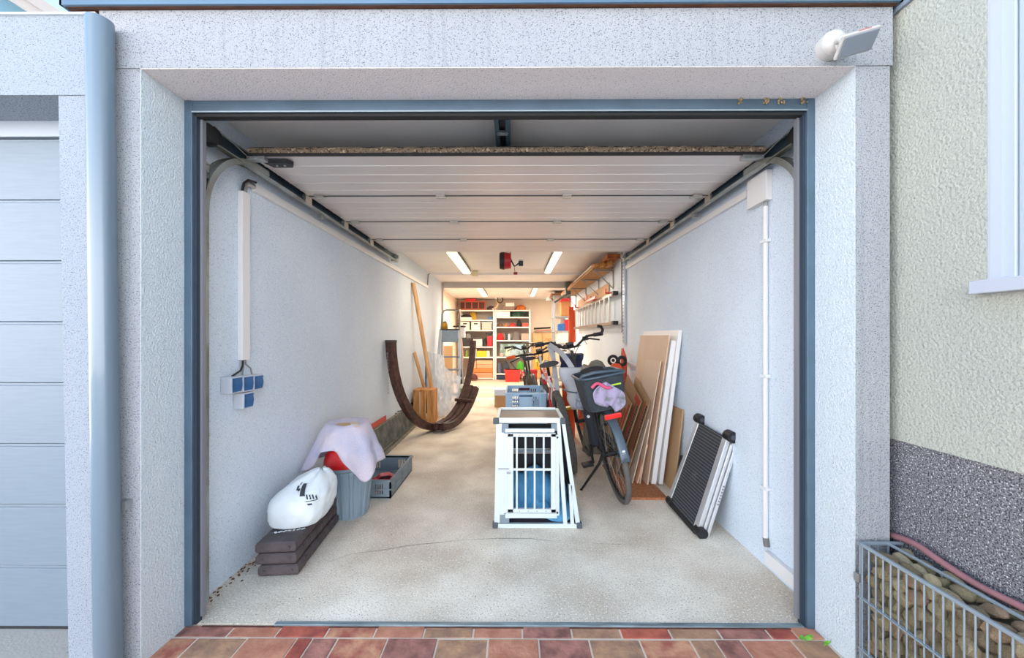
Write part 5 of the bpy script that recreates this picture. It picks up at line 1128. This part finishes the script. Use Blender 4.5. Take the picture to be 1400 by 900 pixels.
# left shelf rows
item('white_box', 'low white box under the black cloth on the upper left shelf', 'box', '#e4ddd2', 630, 645, 433.8, 437.3, .3)
lump('black_cloth', 'black cloth lying on the low white box, upper left shelf', 'cloth', '#1c1b1f', 629.5, 645, 429.8, 433.8)
lump('yellow_bag', 'mustard yellow bag on the upper left shelf', 'bag', '#c59a2c', 641, 652, 425.4, 437.2, .12, None, SY+.2)
item('blue_box', 'small blue box at the right end of the upper left shelf', 'box', '#2f5d86', 667.5, 673.5, 433, 437.3, .15)
for i, (a, c_) in enumerate(((630, 642), (644.5, 657))): item('storage_box', ('white storage box with dark handle slot, far left of the second shelf row', 'white storage box with dark handle slot, second in the second shelf row')[i], 'box', '#e3d6c8', a, c_, 440, 451.3, .3, handle=True, grp='storage boxes')
item('storage_box', 'greyish patterned storage box right of the two white ones', 'box', '#b9a89c', 659, 672.5, 440.5, 451.3, .3, lid='#d8cabd', grp='storage boxes')
item('black_basket', 'black basket at the left of the third row, left shelf', 'basket', '#27272a', 632, 645.5, 462.5, 473.6, .25)
t = item('white_bucket', 'off-white bucket with dark top in the third row, left shelf', 'bucket', '#c9bdbd', 647, 659.5, 461.5, 473.6, .22, lid='#3a3130')
lump('dark_green_bag', 'dark green bag between bucket and red vacuum', 'bag', '#2c3328', 659.8, 666, 463, 473.8)
t = thing('vacuum_cleaner', 'dark red workshop vacuum at the right end of the third row, left shelf', 'vacuum', tuple(at(669.5, 473.6, SY+.1))); part(t, 'body', M('vac_red', '#a51e25', .4), pxbox(666, 673.5, 459.5, 473.6, SY+.04, .2), .02); part(t, 'handle', black, pxbox(664.5, 673.5, 455.2, 457.3, SY+.06, .08).add(*[[], []]), .004); part(t, 'neck', black, pxbox(667, 672, 457.3, 459.5, SY+.06, .08))
lump('wire_basket', 'grey wire basket behind the canister, third row of the left shelf', 'basket', '#7e7b79', 635, 644, 455, 462.3)
item('yellow_carton', 'yellow carton in the fourth row of the left shelf', 'carton', '#e2b21c', 652, 665, 480, 488.2, .2)
item('cream_carton', 'cream end of a carton right of the yellow one', 'carton', '#eadbb4', 665.3, 669.5, 480, 488.2, .2)
item('white_carton', 'small white carton left of the yellow one', 'carton', '#d9d3cf', 645, 651.6, 477.5, 488.2, .2)
lump('green_bottle', 'green bottle at the left end of the fourth row', 'bottle', '#7a8f3a', 636, 640, 478.5, 488.2, .1)
for i, (a, c_, y0, y1, col, lab) in enumerate(((652, 674, 493, 498.2, '#d9a27c', 'flat peach carton, top of the stack in the bottom left shelf'), (652, 674, 498.5, 503.7, '#cf9873', 'flat peach carton with print, second from top of the bottom stack'), (645, 674, 504, 509.6, '#cf7a3f', 'flat orange carton, third from top of the bottom stack'), (645, 674, 510, 516.6, '#d8906c', 'flat pinkish carton, lowest of the bottom stack'))):
    item('flat_carton', lab, 'carton', col, a, c_, y0, y1, .3, grp='stacked cartons')
item('small_carton', 'small upright peach carton left of the stacked cartons', 'carton', '#d39b78', 643, 651.5, 494, 503.7, .2)
lump('maroon_shoe', 'maroon shoe on the floor before the left shelf', 'shoe', '#5a2f36', 643, 653, 512, 519, .2, None, SY-.25)
# right shelf rows
item('white_roll_box', 'long white box on the top row of the right shelf', 'box', '#f0e7db', 679, 697.5, 426.2, 433.2, .2)
lump('green_black_bag', 'long dark green and black bag on the top row of the right shelf', 'bag', '#1c1f1e', 698, 724, 425, 433.4, .3, '#2f5a44')
lump('brown_pouch', 'brown pouch in the second row of the right shelf', 'pouch', '#6e4a38', 679.5, 688, 441, 446.8)
lump('tan_pouch', 'tan pouch right of the brown pouch', 'pouch', '#a8764e', 688.5, 695, 441.5, 446.8)
lump('hat', 'red hat in the second row of the right shelf', 'cap', '#b03434', 696, 706, 441, 446.8)
lump('black_lamp', 'black table lamp head in the second row of the right shelf', 'lamp', '#2a2425', 706.5, 714, 436.5, 446.8)
item('red_tray', 'small orange-red tray at the right end of the second row', 'tray', '#c7452c', 714.5, 723.8, 441.8, 446.8, .2)
lump('red_helmet', 'bright red helmet in the third row of the right shelf', 'helmet', '#d9231f', 678.8, 689.3, 455.5, 465.2)
item('black_bottle', 'slim black bottle beside the red helmet', 'bottle', '#26232a', 691, 694.5, 455.5, 465.2, .08)
item('white_bottle', 'slim white bottle beside the black one', 'bottle', '#e4dad5', 695, 697.5, 457, 465.2, .08)
lump('grey_tool', 'grey power tool in the third row of the right shelf', 'tool', '#6f6864', 700, 712, 453, 465.2)
item('pale_carton', 'pale brown carton at the right end of the third row', 'carton', '#a58f80', 713, 723.5, 456, 465.2, .2)
t = thing('picture_carton', 'carton with green garden picture in the fourth row of the right shelf', 'carton', tuple(at(704, 488, SY+.1)))
part(t, 'carton', M('pic_base', '#5f7a68', .5, var=.8, vs=7, col2='#9ab0b8', thr=(.4, .6)), pxbox(684, 719.5, 470.5, 488, SY+.03, .25), .004)
part(t, 'light_print', M('pic_cream', '#cdbfa8', .6), B().grid([[at(691+6*u+(1-v)*2, 475+11*v, SY+.026) for u in (0, .5, 1)] for v in (0, .5, 1)])); part(t, 'white_stripe', white, pxbox(705, 718, 485, 487.4, SY+.024, .004)); part(t, 'sky_print', M('pic_sky', '#8fb0c6', .6), pxbox(704, 714, 471.5, 476, SY+.026, .003))
item('small_pink_box', 'tiny pink box at the left of the fourth row, right shelf', 'box', '#e39c94', 684, 688, 483.5, 488, .05, Y=SY+.0)
lump('blue_grey_bag', 'blue-grey bag in the fifth row of the right shelf, left', 'bag', '#5a6272', 679, 686, 496.5, 511)
lump('navy_bag', 'dark slate bag in the fifth row right beside the blue-grey one', 'bag', '#3c4150', 686, 697, 495.5, 511)
item('navy_crate', 'dark blue crate on the floor under the right shelf', 'crate', '#1f3750', 679, 692, 512.5, 518.5, .3)
lump('green_bucket', 'bright green bucket before the right shelf', 'bucket', '#3f9a1f', 706.5, 717, 494, 506.5, .2, None, SY-.3)
t = thing('tool_handle', 'dark green handle slanting before the right shelf', 'tool', tuple(at(700, 505, SY-.1))); part(t, 'handle', M('handle_dark_green', '#33443a', .5), B().tube([at(698, 494.5, SY-.05), at(706, 505, SY-.1), at(709, 520, SY-.15)], .02, 6))
b = B(); X0, Z1 = P_(690.5, 506, SY-.5); X1, Z0 = P_(712, 519.3, SY-.5)
t = thing('red_crate', 'bright red plastic crate on the floor before the right shelf', 'crate', ((X0+X1)/2, SY-.35, 0)); rc = M('crate_red', '#e02a20', .4)
part(t, 'body', rc, B().prism([(X0+.02, SY-.5, .001), (X1-.03, SY-.5, .001), (X1, SY-.5, Z1), (X0, SY-.5, Z1)], (0, .32, 0)), .008); part(t, 'rim', rc, B().box(X0-.012, X1+.012, SY-.512, SY-.17, Z1-.03, Z1), .004)
lump('striped_ball', 'cream and red patterned jug right of the red crate', 'jug', '#e0d3c4', 712, 719, 506, 517, .15, '#a53c34', SY-.35)
# brooms at the back wall
hd_ = M('broom_wood', '#c79a55', .6)
t = thing('broom', 'broom with black and red head leaning head-up at the back wall', 'broom', tuple(at(741, 515, 10.7))); part(t, 'handle', hd_, B().tube([V(at(741.5, 0, 10.7).x, 10.6, .002), at(741.5, 453, 10.8)], .016, 8)); part(t, 'head', M('broom_black', '#251b1b', .8), B().beam(at(730, 449.6, 10.75), at(753, 448.2, 10.75), .06, .05), .01); part(t, 'red_edge', M('broom_red', '#a8302a', .5), B().beam(at(732, 452, 10.74), at(754, 451, 10.74), .05, .02), .004)
t = thing('rake', 'wooden tool handle leaning left of the broom', 'garden tool', tuple(at(732, 515, 10.8))); part(t, 'handle', hd_, B().tube([V(at(734, 0, 10.7).x, 10.55, .002), at(728, 456, 10.9)], .012, 8))
t = thing('shovel_handle', 'short wooden T-handle leaning right of the broom', 'garden tool', tuple(at(749, 515, 10.8))); part(t, 'shaft', hd_, B().tube([V(at(750, 0, 10.7).x, 10.6, .002), at(750, 464, 10.8)], .016, 8)); part(t, 'grip', hd_, B().tube([at(746, 463.6, 10.8), at(754, 463.6, 10.8)], .016, 8))
item('board', 'pale wooden panel standing behind the brooms', 'board', '#dfb882', 728, 757, 455, 517, .03, Y=10.9)
# right shelf unit with posts
sg = M('rack_grey', '#9aa0a3', .4, .4)
shelf('grey metal rack beyond the ladder on the right wall', 757.5, 783, (404, 432.5, 452.5, 470, 500, 520), 8.75, .45, sg, 'grey_rack')
RY = 8.72
for k, (a, c_, y0, y1, col, lab, nm) in enumerate(((754, 782, 401.3, 403.8, '#8a5a34', 'dark brown plank lying across the top of the grey rack', 'plank'), (760, 784, 398.5, 401, '#5d4a3a', 'weathered plank, topmost on the grey rack', 'plank'))): item(nm, lab, 'plank', col, a, c_, y0, y1, .4, Y=RY, grp='planks on the grey rack')
item('tan_box', 'tan box with red lid on the upper level of the grey rack', 'box', '#a8703f', 767.5, 781, 408, 432, .35, lid='#c8232a', Y=RY+.03)
item('blue_bin', 'small blue bin on the middle level of the grey rack', 'bin', '#1f5b9a', 763.5, 772.8, 443, 452.2, .2, Y=RY+.04)
item('red_bin', 'tall red bin beside the blue one on the grey rack', 'bin', '#c3202a', 773.2, 779.5, 437, 452.2, .2, Y=RY+.03)
item('white_tub', 'white tub behind the blue bin on the grey rack', 'tub', '#ece3da', 766, 773, 435.5, 442.8, .2, Y=RY+.2)
item('white_cloth_box', 'white container on the lower level of the grey rack', 'container', '#f0e4d2', 763, 779, 455, 469.7, .3, Y=RY+.05)
lump('grey_lamp', 'grey clamp lamp projecting left from the top of the grey rack', 'lamp', '#8f8478', 747.5, 757, 406, 411, .12, None, RY)
b = B()
for k, (px, py0, py1) in enumerate(((778.8, 419, 474), (781.2, 420, 476), (783.6, 419.5, 470), (785.6, 424, 468))): b.tube([at(px, py1, 8.05), at(px-.6*math.sin(k), (py0+py1)/2, 8.07), at(px-.4, py0, 8.05)], [.024, .022, .018], 8)
solo('orange_tarpaulin', 'bundle of orange poles hanging upright at the end of the ladder', 'pole bundle', M('tarp_orange', '#cf4f1f', .6, var=.3, vs=6, stretch=(6, 6, .5)), b)
item('yellow_tub', 'yellow tub on the floor between cart and rack', 'tub', '#e8bb1c', 733, 748, 494, 506, .3, Y=8.3)
# sack truck with red crate
t = thing('hand_cart', 'black tubular hand cart standing behind the bicycles', 'hand cart', tuple(at(730, 520, 8.6)))
Yc = 8.4; part(t, 'frame', black, B().tube([at(719.5, 533, Yc), at(717.8, 505, Yc), at(716, 474, Yc), at(717, 470.5, Yc), at(720, 469.3, Yc), at(735, 469.3, Yc), at(739.5, 471, Yc), at(741.5, 480, Yc), at(742, 533, Yc)], .015, 8)); part(t, 'cross_bar', black, B().tube([at(717, 490, Yc), at(741, 490.5, Yc)], .009, 6)); part(t, 'foot_plate', black, B().box(at(719, 0, Yc).x, at(742, 0, Yc).x, Yc-.25, Yc, .002, .02))
for px in (719.5, 742): part(t, 'wheel', rubber, B().cyl(V(at(px, 0, Yc).x-.03, Yc+.08, .09), V(at(px, 0, Yc).x+.01, Yc+.08, .09), .09, n=20))
x0 = at(721, 0, Yc).x; x1 = at(735, 0, Yc).x
item('red_box_cart', 'red plastic box standing on the hand cart', 'box', '#d22b28', 721, 734.5, 506, 531.8, .2, lid='#b01f20', Y=Yc-.22)
